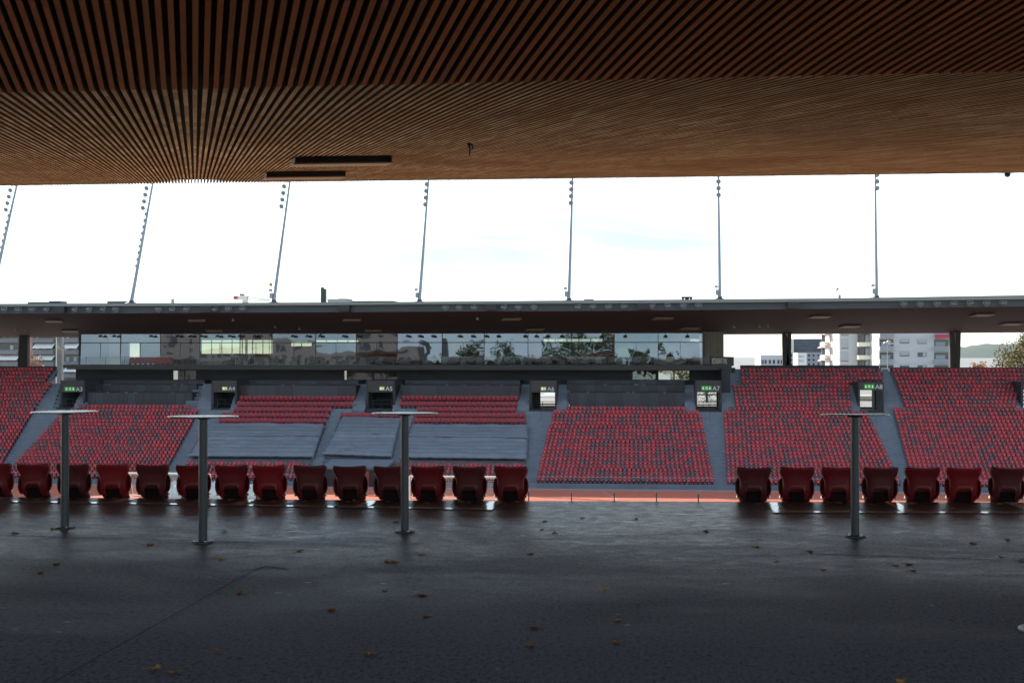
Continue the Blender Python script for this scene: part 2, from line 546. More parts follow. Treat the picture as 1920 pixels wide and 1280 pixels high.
structure(d.build("pavement", M_ASPH))
# near lower terraces below the deck edge, unseen; made pale to bounce light upward
nt = MB()
for i in range(26):
    z = -.42 * (i + 1); y = i * .75
    for a, b in zip(ed, ed[1:]):
        nt.quad((a.x, a.y + y, z), (b.x, b.y + y, z), (b.x, b.y + y + .75, z), (a.x, a.y + y + .75, z))
        nt.quad((a.x, a.y + y + .75, z), (b.x, b.y + y + .75, z), (b.x, b.y + y + .75, z - .42), (a.x, a.y + y + .75, z - .42))
structure(nt.build("lower_terrace", mat("pale_terrace_bounce", (0.36, 0.36, 0.35), .8, var=.15, scale=.8)))

# bays with white lines along the edge
def strip_between(mb, x0, x1, t0, t1, z, dy0=0.0, dy1=0.0):
    xs = [x0 + (x1 - x0) * k / 12 for k in range(13)]
    a = [at_z(p, interp(p, t0), z) for p in xs]; b = [at_z(p, interp(p, t1), z) for p in xs]
    for k in range(12):
        mb.quad(a[k] + Vector((0, dy0, 0)), a[k + 1] + Vector((0, dy0, 0)), b[k + 1] + Vector((0, dy1, 0)), b[k] + Vector((0, dy1, 0)))
sb = MB()
strip_between(sb, -150, 990, LINE, EDGE, .004, 0, -.02)
strip_between(sb, 1440, 2150, LINE, EDGE, .004, 0, -.02)
structure(sb.build("bay_paving", M_STRIP))
wl = MB()
strip_between(wl, -150, 922, LINE, LINE, .008, 0.0, .13)
strip_between(wl, 1450, 2150, LINE, LINE, .008, 0.0, .13)
for px in (-30, 205, 437, 673, 910, 1466, 1708, 1950):
    p = at_z(px, interp(px, LINE), .012)
    q = Vector((p.x + (0.02 if px < 1200 else -.02), at_z(px, interp(px, EDGE), .012).y - .03, .012))
    wl.quad(p + Vector((-.07, 0, 0)), p + Vector((.07, 0, 0)), q + Vector((.07, 0, 0)), q + Vector((-.07, 0, 0)))
structure(wl.build("bay_markings", M_PAINT))
for px in (330, 560, 798, 1572, 1814):
    p = at_z(px, interp(px, LINE) - 5.5, .008)
    structure(MB().disc(p, .13, .003).build("bay_disc_marking", M_DISC))
# joints cut in the asphalt
jt = MB()
def joint(pts, w):
    P = [at_z(x, y, .004) for x, y in pts]
    for a, b in zip(P, P[1:]):
        n = Vector((-(b - a).y, (b - a).x, 0)).normalized() * w * .5
        jt.quad(a - n, b - n, b + n, a + n)
joint([(480, 1066), (330, 1149), (210, 1216), (95, 1281), (-80, 1378)], .0075)
joint([(540, 1066), (500, 1061), (480, 1066)], .02)
joint([(1500, 1036), (1700, 1043), (1960, 1052)], .014)
joint([(-20, 1002), (180, 1008), (300, 1011), (470, 1016)], .016)
structure(jt.build("pavement_joints", M_JOINT))

# floor box cover at the right edge of the picture
p = at_z(1964, 1181, 0)
fb = empty("drain_cover", p, "round steel floor drain cover in the asphalt at the right", "drain cover")
local(MB().lathe((0, 0, 0), [(.165, .002), (.165, .008), (.140, .009), (.138, .003)], 40)).build("rim", mat("worn_steel_rim", (0.42, 0.42, 0.44), 0.4, metal=0.6), fb)
local(MB().lathe((0, 0, 0), [(.122, .003), (.122, .006), (.118, .007)], 40)).build("lid", mat("worn_steel_lid", (0.20, 0.20, 0.22), 0.5, metal=0.5), fb)

# --- the roof above us
YF, ZFOLD, YE, ZE, YB = 13.2, 4.38, 43.7, 7.50, -5.0
ZB = ZFOLD + (YF - YB) * .105
roof = empty("stadium_roof", (0, 0, 0), "near grandstand roof lined with slanting brown timber slats overhead", "roof")
def slats(y0, z0, y1, z1, w, h, kr):
    mb = MB()
    for k in kr:
        j = random.uniform(-.0025, .0025)
        ac = k * PITCH_S
        xa = (ac - y0 * math.sin(SKEW)) / math.cos(SKEW) + j
        xb = (ac - y1 * math.sin(SKEW)) / math.cos(SKEW) + random.uniform(-.0025, .0025)
        dz = random.uniform(-.003, .003)
        mb.hexa([(xa - w / 2, y0, z0 + dz), (xa + w / 2, y0, z0 + dz), (xb + w / 2, y1, z1 + dz), (xb - w / 2, y1, z1 + dz),
                 (xa - w / 2, y0, z0 + h), (xa + w / 2, y0, z0 + h), (xb + w / 2, y1, z1 + h), (xb - w / 2, y1, z1 + h)])
        mb.mi[-6:] = [0, 1, 1, 1, 0, 1]
    return mb
slats(YF + .012, ZFOLD, YE, ZE, .053, .10, range(-640, 640)).build("soffit", [M_SOFFIT, M_SIDE], roof)
slats(YB, ZB, YF, ZFOLD - .012, .054, .10, range(-660, 560)).build("ceiling", [M_CEIL, M_SIDE], roof)
bk = MB()
for (ya, za, yb, zb) in ((YB, ZB, YF, ZFOLD), (YF, ZFOLD, YE - .12, ZE - .02)):
    bk.quad((-75, ya, za + .13), (75, ya, za + .13), (75, yb, zb + .13), (-75, yb, zb + .13))
bk.quad((-75, YE - .12, ZE + .11), (75, YE - .12, ZE + .11), (75, YE - .12, ZE + .9), (-75, YE - .12, ZE + .9))
bk.quad((-75, YE - .12, ZE + .9), (75, YE - .12, ZE + .9), (75, YB, ZE + 1.2), (-75, YB, ZE + 1.2))
bk.quad((-75, YB, ZB - .6), (75, YB, ZB - .6), (75, YB, ZE + 1.2), (-75, YB, ZE + 1.2))
bk.build("roof_backing", M_DARKWOOD, roof)

def soffit_z(y):
    return ZFOLD + (ZE - ZFOLD) * (y - YF) / (YE - YF)
def at_soffit(px, py):
    dd = ray(px, py); s = (ZE - ZFOLD) / (YE - YF)
    t = (ZFOLD - s * YF - EYE.z) / (dd.z - s * dd.y)
    return EYE + dd * t
tn = math.tan(SKEW)
for (x0, x1, yt, yb, ydep, lab) in ((553, 745, 294, 306, 1.15, "brown heating panel under the near soffit, the larger one nearer the camera"),
                              (500, 660, 322, 332, 1.3, "brown heating panel under the near soffit, the one nearer the roof edge")):
    a = at_soffit(x0, yt); b = at_soffit(x1, yt); c = at_y(x0, yb, a.y); h = a.z - c.z
    e = empty("heating_panel", a, lab, "heating panel", "heating panels under the near roof")
    def hz(p, up): return p + Vector((0, 0, up))
    b.y = a.y; b.z = a.z
    sk = Vector((-tn * ydep, ydep, .10 * ydep))
    o4 = [a, b, b + sk, a + sk]
    MB().hexa([hz(q, -h) for q in o4] + [hz(q, -.02) for q in o4]).build("housing", M_HEATD, e)
    cc = sum(o4, Vector()) / 4
    big = [cc + (q - cc) * 1.03 for q in o4]
    MB().hexa([hz(q, -h - .03) for q in big] + [hz(q, -h) for q in big]).build("radiant_plate", M_HEAT, e)
a = at_soffit(878, 268)
e = empty("hanging_hook", a, "small black cable hook hanging from the timber soffit", "hook")
MB().chain([a + Vector((0, 0, .1)), a + Vector((.0, 0, -.02)), a + Vector((.03, 0, -.10)), a + Vector((0.02, 0, -.22))], [.012, .03, .016, .012]).build("stem", M_BLACK, e)
MB().chain([a + Vector((.02, 0, -.02)), a + Vector((.085, 0, -.05)), a + Vector((.07, 0, -.12))], [.02, .02, .012]).build("clip", M_BLACK, e)
a = at_y(1889, 329, YE - .2); a.z = ZE
e = empty("dome_camera", a, "small dark dome camera under the near roof edge", "camera")
MB().lathe(a + Vector((0, 0, 0)), [(.02, .0), (.085, -.03), (.10, -.07), (.085, -.12), (.05, -.15), (.01, -.165)], 20).build("dome", mat("dome_smoked", (0.03, 0.04, 0.09), 0.12), e)
MB().box(a.x - .2, a.x + .2, a.y - .04, a.y + .04, a.z - .03, a.z).build("bracket", M_LAMP, e)

# --- standing tables
def table(px, pyb, label, tilt=0.0, lean=0.0):
    p = at_z(px, pyb, 0)
    e = empty("standing_table", p, label, "table", "standing tables on the concourse")
    local(MB().lathe((0, 0, 0), [(.095, 0), (.095, .010), (.090, .014)], 36)).build("base_plate", M_STEEL, e)
    pl = local(MB().tube((0, 0, .014), (0, 0, 1.072), .0375, .0375, 28)).build("pole", M_STEEL, e)
    for k in range(4):
        t = k * math.pi / 2 + .6
        local(MB().lathe((.073 * math.cos(t), .073 * math.sin(t), .014), [(.009, 0), (.009, .008), (.005, .010)], 8)).build("bolt", M_CHROME, e)
    local(MB().lathe((0, 0, 0), [(.04, 1.072), (.07, 1.079), (.078, 1.089)], 30)).build("top_bracket", M_STEEL, e)
    tp = local(MB().lathe((0, 0, 0), [(.302, 1.089), (.305, 1.092), (.305, 1.098), (.302, 1.1)], 64)).build("tabletop", M_TOP, e)
    tp.rotation_euler = (lean, tilt, 0)
    tp.location = (0, -math.sin(-lean) * 1.095, 0)
    return e
table(121.5, 989, "grey standing table with round top, farthest left of the four", -.006)
table(380.5, 1016, "grey standing table second from the left, its base nearest the camera", 0, R(-.9))
table(759, 996.5, "grey standing table in the middle, in front of the covered seat blocks", 0, R(-.9))
table(1603.5, 1005, "grey standing table alone on the right, in front of the right seat group", 0, R(-1.9))

# --- seats along the deck edge, seen from behind
def near_seat(col):
    e = bpy.data.objects.new("stadium_seat", None); COL.objects.link(e)
    # backrest shell: (z, half width)
    prof = [(-.02, .146), (0.0, .155), (.03, .158), (.08, .157), (.14, .152), (.19, .150), (.235, .153), (.265, .163), (.295, .178), (.325, .190), (.350, .195), (.370, .194), (.384, .186)]
    rows = []
    for z, hw in prof:
        row = []
        for k in range(17):
            s = -1 + 2 * k / 16
            x = hw * math.sin(s * math.pi / 2 * .93) / math.sin(math.pi / 2 * .93)
            y = .070 * (abs(s) ** 2.6) - .045 * (max(z, 0) / .385) ** 1.3 + .02
            if z < .12: y += (.12 - z) ** 2 * 6.0
            if z > .29: y -= (z - .29) * .18
            zz = z - (.005 * math.cos(s * math.pi) if z > .34 else 0) - (.010 * abs(s) ** 9 if z > .37 else 0)
            row.append((x, y, zz))
        rows.append(row)
    # the notch at the bottom is left open and carries the bracket
    mb2 = local(MB().shell(rows, .009, 0, {(j, k) for j in range(4) for k in range(5, 11)})).build("backrest", col, e)
    # rolled lip round the shoulders
    lip = MB()
    ring = [rows[j][0] for j in range(6, 13)] + rows[12][1:-1] + [rows[j][16] for j in range(12, 5, -1)]
    lip.chain(ring, [.0058] * len(ring), 6)
    local(lip).build("rim", col, mb2)
    # folded-up seat pan with side wings
    pr = []
    for j in range(11):
        t = j / 10
        z = .035 + .245 * t
        hw = .196 * (1 - abs(2 * t - 1) ** 3.2 * .30)
        row = []
        for k in range(15):
            s = -1 + 2 * k / 14
            x = hw * math.sin(s * math.pi / 2)
            y = .165 - .105 * (1 - math.cos(s * math.pi / 2)) ** 1.3 + .05 * t - .09 * max(0, .25 - t)
            row.append((x, y, z))
        pr.append(row)
    local(MB().shell(pr, .012)).build("seat_pan", col, e)
    br = MB().box(-.095, .095, .075, .11, -.06, .10)
    br.box(-.062, .062, .11, .26, -.05, .04)
    local(br).build("bracket", M_BRKT, e)
    for sx in (-1, 1):
        hb = MB().tube((sx * .150, .10, .045), (sx * .186, .085, .045), .017, .014, 12)
        local(hb).build("hinge_bolt", M_CHROME, e)
    return e
SEATX = [-12, 60, 134, 209, 283, 360, 432.5, 503, 579, 655, 731, 802, 879, 956.5, 1413, 1494, 1573, 1652, 1730.5, 1808, 1890]
SEATC = [1, 1, 2, 0, 2, 1, 1, 0, 2, 2, 2, 1, 2, 1, 2, 1, 1, 2, 1, 0, 2]
protos = [near_seat(M_SEATS[k]) for k in range(3)]
used = set()
tone = ["bright red", "dark red", "maroon"]
ordn = ["first", "second", "third", "fourth", "fifth", "sixth", "seventh", "eighth", "ninth", "tenth", "eleventh", "twelfth", "thirteenth", "fourteenth"]
for i, (px, c) in enumerate(zip(SEATX, SEATC)):
    o = protos[c] if c not in used else copy_tree(protos[c])
    used.add(c)
    p = at_z(px, interp(px, EDGE), 0)
    o.location = (at_y(px, 900, p.y + .10).x, p.y + .10, -.012)
    o.rotation_euler = (R(random.uniform(-1.8, 1.8)), R(random.uniform(-.8, .8)), R(random.uniform(-1.5, 1.5)) - .045 * (px - 1200) / 700)
    side, k = ("left", i) if i < 14 else ("right", i - 14)
    tag(o, f"{tone[c]} seat at the deck edge, {ordn[k]} from the left in the {side} row", "seat", "seats along the near deck edge")

# thin posts at the gap in the seat row
for k, px in enumerate((990.5, 1071, 1151.5, 1231, 1309)):
    p = at_z(px, interp(px, EDGE), 0)
    h = .095
    e = empty("rail_post", (p.x, p.y + .06 - (.10 if k == 4 else 0), -.42), f"thin grey rail post at the deck edge gap, {ordn[k]} from the left", "post", "posts in the gap between the seat rows")
    local(MB().tube((0, 0, 0), (0, 0, .42 + h), .006, .006, 8)).build("post", M_STEEL, e)
    local(MB().lathe((0, 0, .42 + h), [(.009, 0), (.009, .006), (.003, .010)], 8)).build("cap", M_CHROME, e)

# --- fallen leaves
LEAFM = [leaf_mat("dry_leaf_" + n, a, b, c) for n, a, b, c in (("ochre", (0.570, 0.323, 0.095), (0.418, 0.209, 0.057), (0.684, 0.456, 0.152)), ("brown", (0.304, 0.133, 0.048), (0.380, 0.171, 0.057), (0.190, 0.085, 0.038)), ("rust", (0.494, 0.171, 0.038), (0.380, 0.133, 0.038), (0.608, 0.266, 0.076)))]
def leaf_mesh(seed):
    rd = random.Random(seed)
    lobes = [(0, 1.0), (22, .55), (48, .9), (72, .5), (100, .75), (128, .42), (158, .35), (180, .12)]
    out = [(a, r) for a, r in lobes] + [(360 - a, r) for a, r in lobes[1:-1]][::-1]
    s = .055; curl = rd.uniform(1.0, 3.2)
    vs = [(0, 0, .008)]
    def zz(x, y): return .004 + curl * (x * x * rd.uniform(.9, 1.1) + .6 * y * y) + .010 * math.sin(x * 90 + seed) + .006 * math.sin(y * 120)
    for a, r in out:
        r2 = r * s * rd.uniform(.85, 1.15)
        x, y = r2 * math.sin(R(a)), r2 * math.cos(R(a))
        vs.append((x, y, max(.003, zz(x, y))))
    for a, r in out:
        r2 = r * s * .55
        x, y = r2 * math.sin(R(a)), r2 * math.cos(R(a))
        vs.append((x, y, max(.002, zz(x, y) * .8)))
    n = len(out); mb = MB()
    fs = []
    for k in range(n):
        k2 = (k + 1) % n
        fs.append((0, 1 + n + k, 1 + n + k2)); fs.append((1 + n + k, 1 + k, 1 + k2, 1 + n + k2))
    mb.add(vs, fs, 0, False)
    mb.chain([(0, 0, .01), (0.004, -.03, .010), (.012, -.065, .004)], [.0016, .0014, .001], 5)
    return mb
leafobs = []
for sd in range(6):
    leafobs.append(leaf_mesh(sd + 3))
LEAF = [(99, 992, 0), (420, 997, 0), (283, 1022, 1), (416, 1049, 0), (560, 1033, 1), (73, 1074, 1), (107, 1058, 1), (290, 1253, 0), (329, 1261, 0),
        (413, 1218, 1), (694, 1225, 0), (723, 1054, 2), (741, 1054, 1), (744, 979, 1), (791, 1040, 0), (738, 953, 1), (993, 1039, 1), (1015, 993, 0), (1040, 1000, 1), (1093, 971, 0), (1192, 973, 1),
        (1020, 978, 1), (1135, 1105, 0), (1157, 1163, 2), (992, 1210, 0), (1158, 1204, 0), (1196, 1133, 1), (1005, 1176, 1), (1324, 996, 1), (1415, 1025, 0), (1456, 1051, 0), (1517, 1034, 1), (1545, 1069, 1),
        (1678, 1060, 0), (1703, 1058, 1), (1711, 1070, 1), (1587, 969, 1), (1834, 973, 1), (1890, 1012, 0), (1824, 1020, 1), (1879, 1044, 1), (1917, 1051, 1), (1690, 1277, 0), (620, 1143, 1), (723, 1108, 1), (788, 1116, 1), (800, 1156, 1), (450, 1111, 1), (30, 1000, 1),
        (1770, 956, 2), (1786, 954, 1), (150, 946, 1), (163, 944, 1), (270, 945, 1)]
for k, px in enumerate(SEATX):
    if px < 0: continue
    rd = random.Random(k)
    for q in range(rd.choice((1, 2, 3, 3))):
        x = px + rd.uniform(-32, 36)
        LEAF.append((x, interp(x, EDGE) + rd.uniform(1.0, 6.5), rd.choice((0, 1, 1, 2, 2))))
lcache = {}
shade = ["ochre", "dull brown", "rusty brown"]
for k, (px, py, c) in enumerate(LEAF):
    rd = random.Random(100 + k)
    key = (rd.randrange(6), c)
    if key in lcache:
        o = lcache[key].copy(); COL.objects.link(o)
    else:
        o = local(leafobs[key[0]]).build("fallen_leaf", LEAFM[c]); lcache[key] = o
    p = at_z(px, py, .008 if py < 962 else -.001)
    o.location = p
    s = rd.uniform(.62, 1.0)
    o.scale = (s, s, s * rd.uniform(.8, 1.3))
    o.rotation_euler = (rd.uniform(-.04, .06), rd.uniform(-.05, .05), rd.uniform(0, 6.28))
    where = "against the seat row" if py < 962 else ("on the asphalt near the tables" if py < 1070 else "on the asphalt in the foreground")
    tag(o, f"curled {shade[c]} maple leaf lying {where}", "leaf", f"{shade[c]} leaves {where}")

# =================================================================== FAR STAND
def seat_z(i): return -11.2 + .2735 * i + .0032 * i * i
def seat_y(i): return 137.0 + .8 * i
def floor_z(i): return seat_z(i) - .5
def row_at(px, py):
    # the (fractional) row whose seat backs appear at this picture height
    lo, hi = -3.0, 34.0
    for _ in range(40):
        m = (lo + hi) / 2
        q = at_y(px, py, seat_y(m))
        if q.z > seat_z(m): lo = m
        else: hi = m
    return (lo + hi) / 2
def on_slope(px, py, up=0.0):
    i = row_at(px, py)
    q = at_y(px, py, seat_y(i))
    return Vector((q.x, q.y, q.z + up))
NROW = 32
rowpy = lambda px, i: proj((at_y(px, 780, seat_y(i)).x, seat_y(i), seat_z(i)))[1]

stand = empty("grandstand", (0, 0, 0), "far grandstand with rising concrete terraces, stairs and dark exit portals", "grandstand")
XL, XR = -98.0, 84.0
PY = 154.4                                        # front face of the exit portals
PORT = [("A3", 113, 159), ("A4", 397, 444), ("A5", 687, 740), ("A6", 993, 1044), ("A7", 1303.5, 1353), ("A8", 1609, 1657), ("A9", 1915, 1962)]
PX = [(at_y(a, 750, PY).x, at_y(b, 750, PY).x) for n, a, b in PORT]
t = MB()
cuts = [XL] + [x for ab in PX for x in ab] + [XR]
full = [(cuts[k], cuts[k + 1]) for k in range(0, len(cuts), 2)]
for i in range(NROW):
    y0, y1, z0 = seat_y(i) - .5, seat_y(i) + .3, floor_z(i)
    zp = floor_z(i - 1) if i else ZT
    spans = [(XL, XR)] if i < 21 else full
    if i >= 28:
        ca, cb_ = at_y(113, 700, 162).x, at_y(1366, 700, 162).x
        spans = [(XL, ca), (cb_, XR)]
    if i >= 22:
        for (l_, r_) in ((164.5, 359.5), (448.5, 666.5), (752.5, 973.5), (1068.5, 1283.5), (1353, 1368.5)):
            ca, cb_ = at_y(l_, 740, 157).x, at_y(r_, 740, 157).x
            spans = [q for a, b in spans for q in ((a, min(b, ca)), (max(a, cb_), b)) if q[1] > q[0] + 1e-4]
    for (a, b) in spans:
        t.quad((a, y0, zp), (b, y0, zp), (b, y0, z0), (a, y0, z0))
        t.quad((a, y0, z0), (b, y0, z0), (b, y1, z0), (a, y1, z0))
t.build("terrace", M_CONC, stand)
ub = MB().box(XL, XR, 168.5, 168.9, ZT - .5, ZF - .03).box(XL, XR, 137.2, 168.5, ZT - .5, ZT - .1)
ub.box(XL - .4, XL, 136.6, 168.9, ZT - .5, ZF).box(XR, XR + .4, 136.6, 168.9, ZT - .5, ZF)
ub.build("light_leak_blocker", M_WALLD, stand)  # added black boxes that stop light leaking through gaps in the terraces
# back wall behind the top row
bw = MB()
def topwall(px0, px1, py, Y=162.9):
    a, b = at_y(px0, py, Y), at_y(px1, py, Y)
    bw.box(a.x, b.x, Y, Y + .3, -1.0, a.z)
topwall(-60, 105, 686.5); topwall(1388, 1648.5, 684.5); topwall(1669, 1990, 688.5)
bw.build("parapet", M_DARKC, stand)
# front wall with upright ribs, and the kerb of the track
fw = MB()
fy = 135.9
fw.box(XL, XR, fy, fy + .2, ZT, ZT + .62)
fw.box(XL, XR, fy - .35, fy, ZT, ZT + .10, 1)
x = XL
while x < XR:
    fw.box(x, x + .14, fy - .06, fy, ZT + .10, ZT + .60)
    x += .42
fw.build("front_wall", [mat("front_wall_concrete", (0.145, 0.172, 0.205), .7, var=.2, scale=.8), M_NOSE], stand)
rl = MB().tube((XL, fy + .25, ZT + 1.28), (XR, fy + .25, ZT + 1.28), .025, .025, 6)
x = XL
while x < XR:
    rl.tube((x, fy + .25, ZT + .5), (x, fy + .25, ZT + 1.28), .02, .02, 6); x += 2.1
rl.build("front_rail", M_MAST, stand)

# exit portals
for (nm, a, b), (x0, x1) in zip(PORT, PX):
    pm = MB()
    zt = at_y((a + b) / 2, 713 if nm not in ("A8", "A9") else 716, PY).z
    zl = at_y((a + b) / 2, 735 if nm not in ("A8", "A9") else 731, PY).z
    zf = floor_z(21)
    th = .22; deep = 13.0 if nm in ('A3', 'A4', 'A5') else 6.5
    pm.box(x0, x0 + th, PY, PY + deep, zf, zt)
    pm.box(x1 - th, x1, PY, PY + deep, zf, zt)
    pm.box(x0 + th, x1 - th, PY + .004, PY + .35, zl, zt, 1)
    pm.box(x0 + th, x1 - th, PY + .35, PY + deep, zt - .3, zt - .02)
    pm.box(x0, x1, PY - .9, PY + deep, zf - .3, zf)
    if nm in ("A3", "A4", "A5"):
        pm.box(x0 + th, x1 - th, PY + 5.0, PY + 5.2, zf, zt - .3)
        rb = at_y(a + 6, 768, PY + 4)
    else:
        w = x1 - x0
        pm.box(x1 - th - (.12 if nm != "A6" else .1), x1 - th, PY + 4.0, PY + 4.2, zf, zt - .3)
        pm.box(x0 + th, x0 + th + (.05 if nm != "A6" else .75), PY + 4.0, PY + 4.2, zf, zt - .3)
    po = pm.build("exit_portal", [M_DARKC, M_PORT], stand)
    # barrier rail in the passage
    rr = MB()
    for zz in (zf + .55, zf + 1.05):
        rr.tube((x0 + .9, PY - .6, zz), (x1 - .3, PY - .6, zz), .018, .018, 6)
    for xx in (x0 + .9, (x0 + x1) / 2 + .3, x1 - .3):
        rr.tube((xx, PY - .6, zf), (xx, PY - .6, zf + 1.05), .018, .018, 6)
    if nm in ("A3", "A4", "A5"):
        rr.build("railing", M_STEEL, po)

# stairs: half steps between the seat blocks.  (y, left, right) in the picture
AISLES = [
    [(772, 62, 112), (861, 8, 32), (905, -12, 12)],
    [(768, 372, 445), (800, 357, 392), (877, 314, 348), (905, 303, 338)],
    [(772, 620, 640), (858, 588, 606), (905, 578, 603)],
    [(772, 752, 776), (858, 735, 750), (905, 722, 742)],
    [(768, 985, 1043), (798, 990, 1034), (860, 988, 1016), (905, 986, 1005)],
    [(770, 1308, 1358), (780, 1315, 1357), (905, 1339, 1363)],
    [(770, 1626, 1674), (780, 1630, 1676), (877, 1676, 1702), (905, 1690, 1710)],
    [(770, 1925, 1972), (905, 1990, 2010)],
]
def aisle_edges(A, py):
    return interp(py, [(y, l) for y, l, r in A]), interp(py, [(y, r) for y, l, r in A])
AX = []
for A in AISLES:
    sm = MB(); rec = []
    for i in range(0, 21):
        py = rowpy((A[0][1] + A[0][2]) / 2, i)
        l, r = aisle_edges(A, py)
        Y = seat_y(i)
        xl, xr = at_y(l, py, Y).x, at_y(r, py, Y).x
        rec.append((xl, xr))
        y0, z0, z1 = Y - .5, floor_z(i), floor_z(i + 1)
        sm.box(xl, xr, y0 - .004, y0 + .42, z0 - .2, z0 + .012)
        sm.box(xl, xr, y0 + .42, y0 + .80, z0 - .2, (z0 + z1) / 2)
        sm.box(xl, xr, y0 - .012, y0 + .07, z0 + .012, z0 + .02, 1)
        sm.box(xl, xr, y0 + .41, y0 + .48, (z0 + z1) / 2, (z0 + z1) / 2 + .008, 1)
    sm.build("stairway", [M_STEP, M_NOSE], stand)
    AX.append(rec)
# upper flights beside the portals
UP = [[(722, 80, 112), (768, 62, 96)], [(718, 158, 172), (768, 133, 158)], [(722, 380, 397), (768, 368, 397)], [(722, 444, 462), (768, 430, 450)], [(722, 668, 687), (768, 660, 684)],
      [(722, 740, 754), (768, 736, 752)], [(722, 974, 993), (768, 968, 992)], [(722, 1044, 1063), (768, 1044, 1064)], [(722, 1284, 1304), (768, 1284, 1304)],
      [(690, 1368, 1388), (722, 1353, 1374), (768, 1353, 1380)], [(725, 1592, 1609), (768, 1597, 1612)], [(703, 1655, 1671), (768, 1657, 1698)], [(725, 1910, 1918), (768, 1902, 1918)]]
for A in UP:
    sm = MB()
    i0 = 21; i1 = 32 if A[0][0] < 715 else 28
    for i in range(i0, i1):
        py = rowpy((A[0][1] + A[0][2]) / 2, i)
        l, r = aisle_edges(A, py)
        Y = seat_y(i)
        xl, xr = at_y(l, py, Y).x, at_y(r, py, Y).x
        y0, z0, z1 = Y - .5, floor_z(i), floor_z(i + 1)
        sm.box(xl, xr, y0 - .004, y0 + .42, z0 - .2, z0 + .012)
        sm.box(xl, xr, y0 + .42, y0 + .80, z0 - .2, (z0 + z1) / 2)
        sm.box(xl, xr, y0 - .012, y0 + .05, z0 + .012, z0 + .018, 1)
    sm.build("stairway", [M_STEP, M_STEP], stand)
# handrail in the middle of the stairs below the portals
for k in (3, 4, 5, 6):
    (x0, x1) = PX[k]; xm = (x0 + x1) / 2
    h = MB()
    h.chain([(xm, PY - .9, floor_z(20)), (xm, PY - .9, floor_z(21) + .95), (xm, PY - 3.4, floor_z(17) + .95), (xm, PY - 3.4, floor_z(17))], [.025] * 4, 6)
    h.build("handrail", M_STEEL, stand)

# ------------------------------------------------------------------ exit signs
M_SGREEN = mat("exit_sign_green", (0.03, 0.24, 0.05), .4, var=.05, emit=.10)
M_SYEL = mat("exit_sign_yellow_green", (0.36, 0.38, 0.12), .4, var=.05, emit=.15)
M_SWHT = mat("exit_sign_white", (0.70, 0.80, 0.55), .4, var=.03, emit=.12)
M_LETT = mat("sign_letter_white", (0.62, 0.63, 0.62), .5, var=.03)
def text(body, size, loc, name, material, parent, rz=0.0, extrude=.012):
    cu = bpy.data.curves.new(name, 'FONT')
    cu.body = body; cu.size = size; cu.extrude = extrude
    cu.materials.append(material)
    tmp = bpy.data.objects.new("text_source", cu)
    me = bpy.data.meshes.new_from_object(tmp)
    bpy.data.objects.remove(tmp)
    o = bpy.data.objects.new(name, me); COL.objects.link(o)
    o.rotation_euler = (math.pi / 2, 0, rz)
    o.location = loc
    if parent:
        o.parent = parent
        o.matrix_parent_inverse = Matrix.Translation(parent.location).inverted()
    return o
def arrow(mb, x, z, s, y, right=False):
    q = [(-.14, .5), (.14, .5), (.14, -.05), (.42, -.05), (0, -.5), (-.42, -.05), (-.14, -.05)]
    if right: q = [(-b, a) for a, b in q]
    n = len(q)
    vs = [(x + a * s, y, z + b * s) for a, b in q] + [(x + a * s, y + .01, z + b * s) for a, b in q]
    fs = [tuple(range(n)), tuple(range(2 * n - 1, n - 1, -1))] + [((k + 1) % n, k, n + k, n + (k + 1) % n) for k in range(n)]
    mb.add(vs, fs)
def man(mb, x, z, s, y):
    mb.box(x - .32 * s, x + .32 * s, y, y + .01, z - .5 * s, z + .5 * s)
SIGNS = [("A3", 121, 141, 142.5, 729, True), ("A4", 416.5, 426, 428, 728, False), ("A5", 711.5, 720.5, 723, 728, False), ("A6", 1014, 1024, 1026, 728.5, False),
         ("A7", 1315, 1334.5, 1336, 727.5, True), ("A8", 1620, 1639.5, 1641, 724.5, True)]
for nm, x0, x1, xt, py, big in SIGNS:
    Y = PY - .06
    a, b = at_y(x0, py, Y), at_y(x1, py, Y)
    hh = .27 if big else .21
    cx = (a.x + b.x) / 2
    e = empty("exit_sign", (cx, Y, a.z), f"{'lit green exit sign with arrows' if big else 'small yellow-green exit sign'} marked {nm} above its portal", "exit sign", "exit signs over the portals")
    MB().box(a.x, b.x, Y, Y + .055, a.z - hh, a.z + hh).build("panel", M_SGREEN if big else M_SYEL, e)
    s = MB(); w = b.x - a.x
    if big:
        arrow(s, a.x + w * .18, a.z, .32, Y - .012); man(s, cx, a.z, .28, Y - .012); arrow(s, b.x - w * .18, a.z, .32, Y - .012)
    else:
        man(s, a.x + w * .28, a.z, .3, Y - .012); arrow(s, b.x - w * .26, a.z, .30, Y - .012, True)
    s.build("pictogram", M_SWHT, e)
    if big:
        MB().box(cx - .05, cx + .03, Y - .018, Y - .013, a.z - .14, a.z + .06).build("figure", M_SGREEN, e)
    q = at_y(xt, py + 4.2, Y)
    text(nm, .72, (q.x, Y - .01, a.z - .26), "lettering", M_LETT, e)

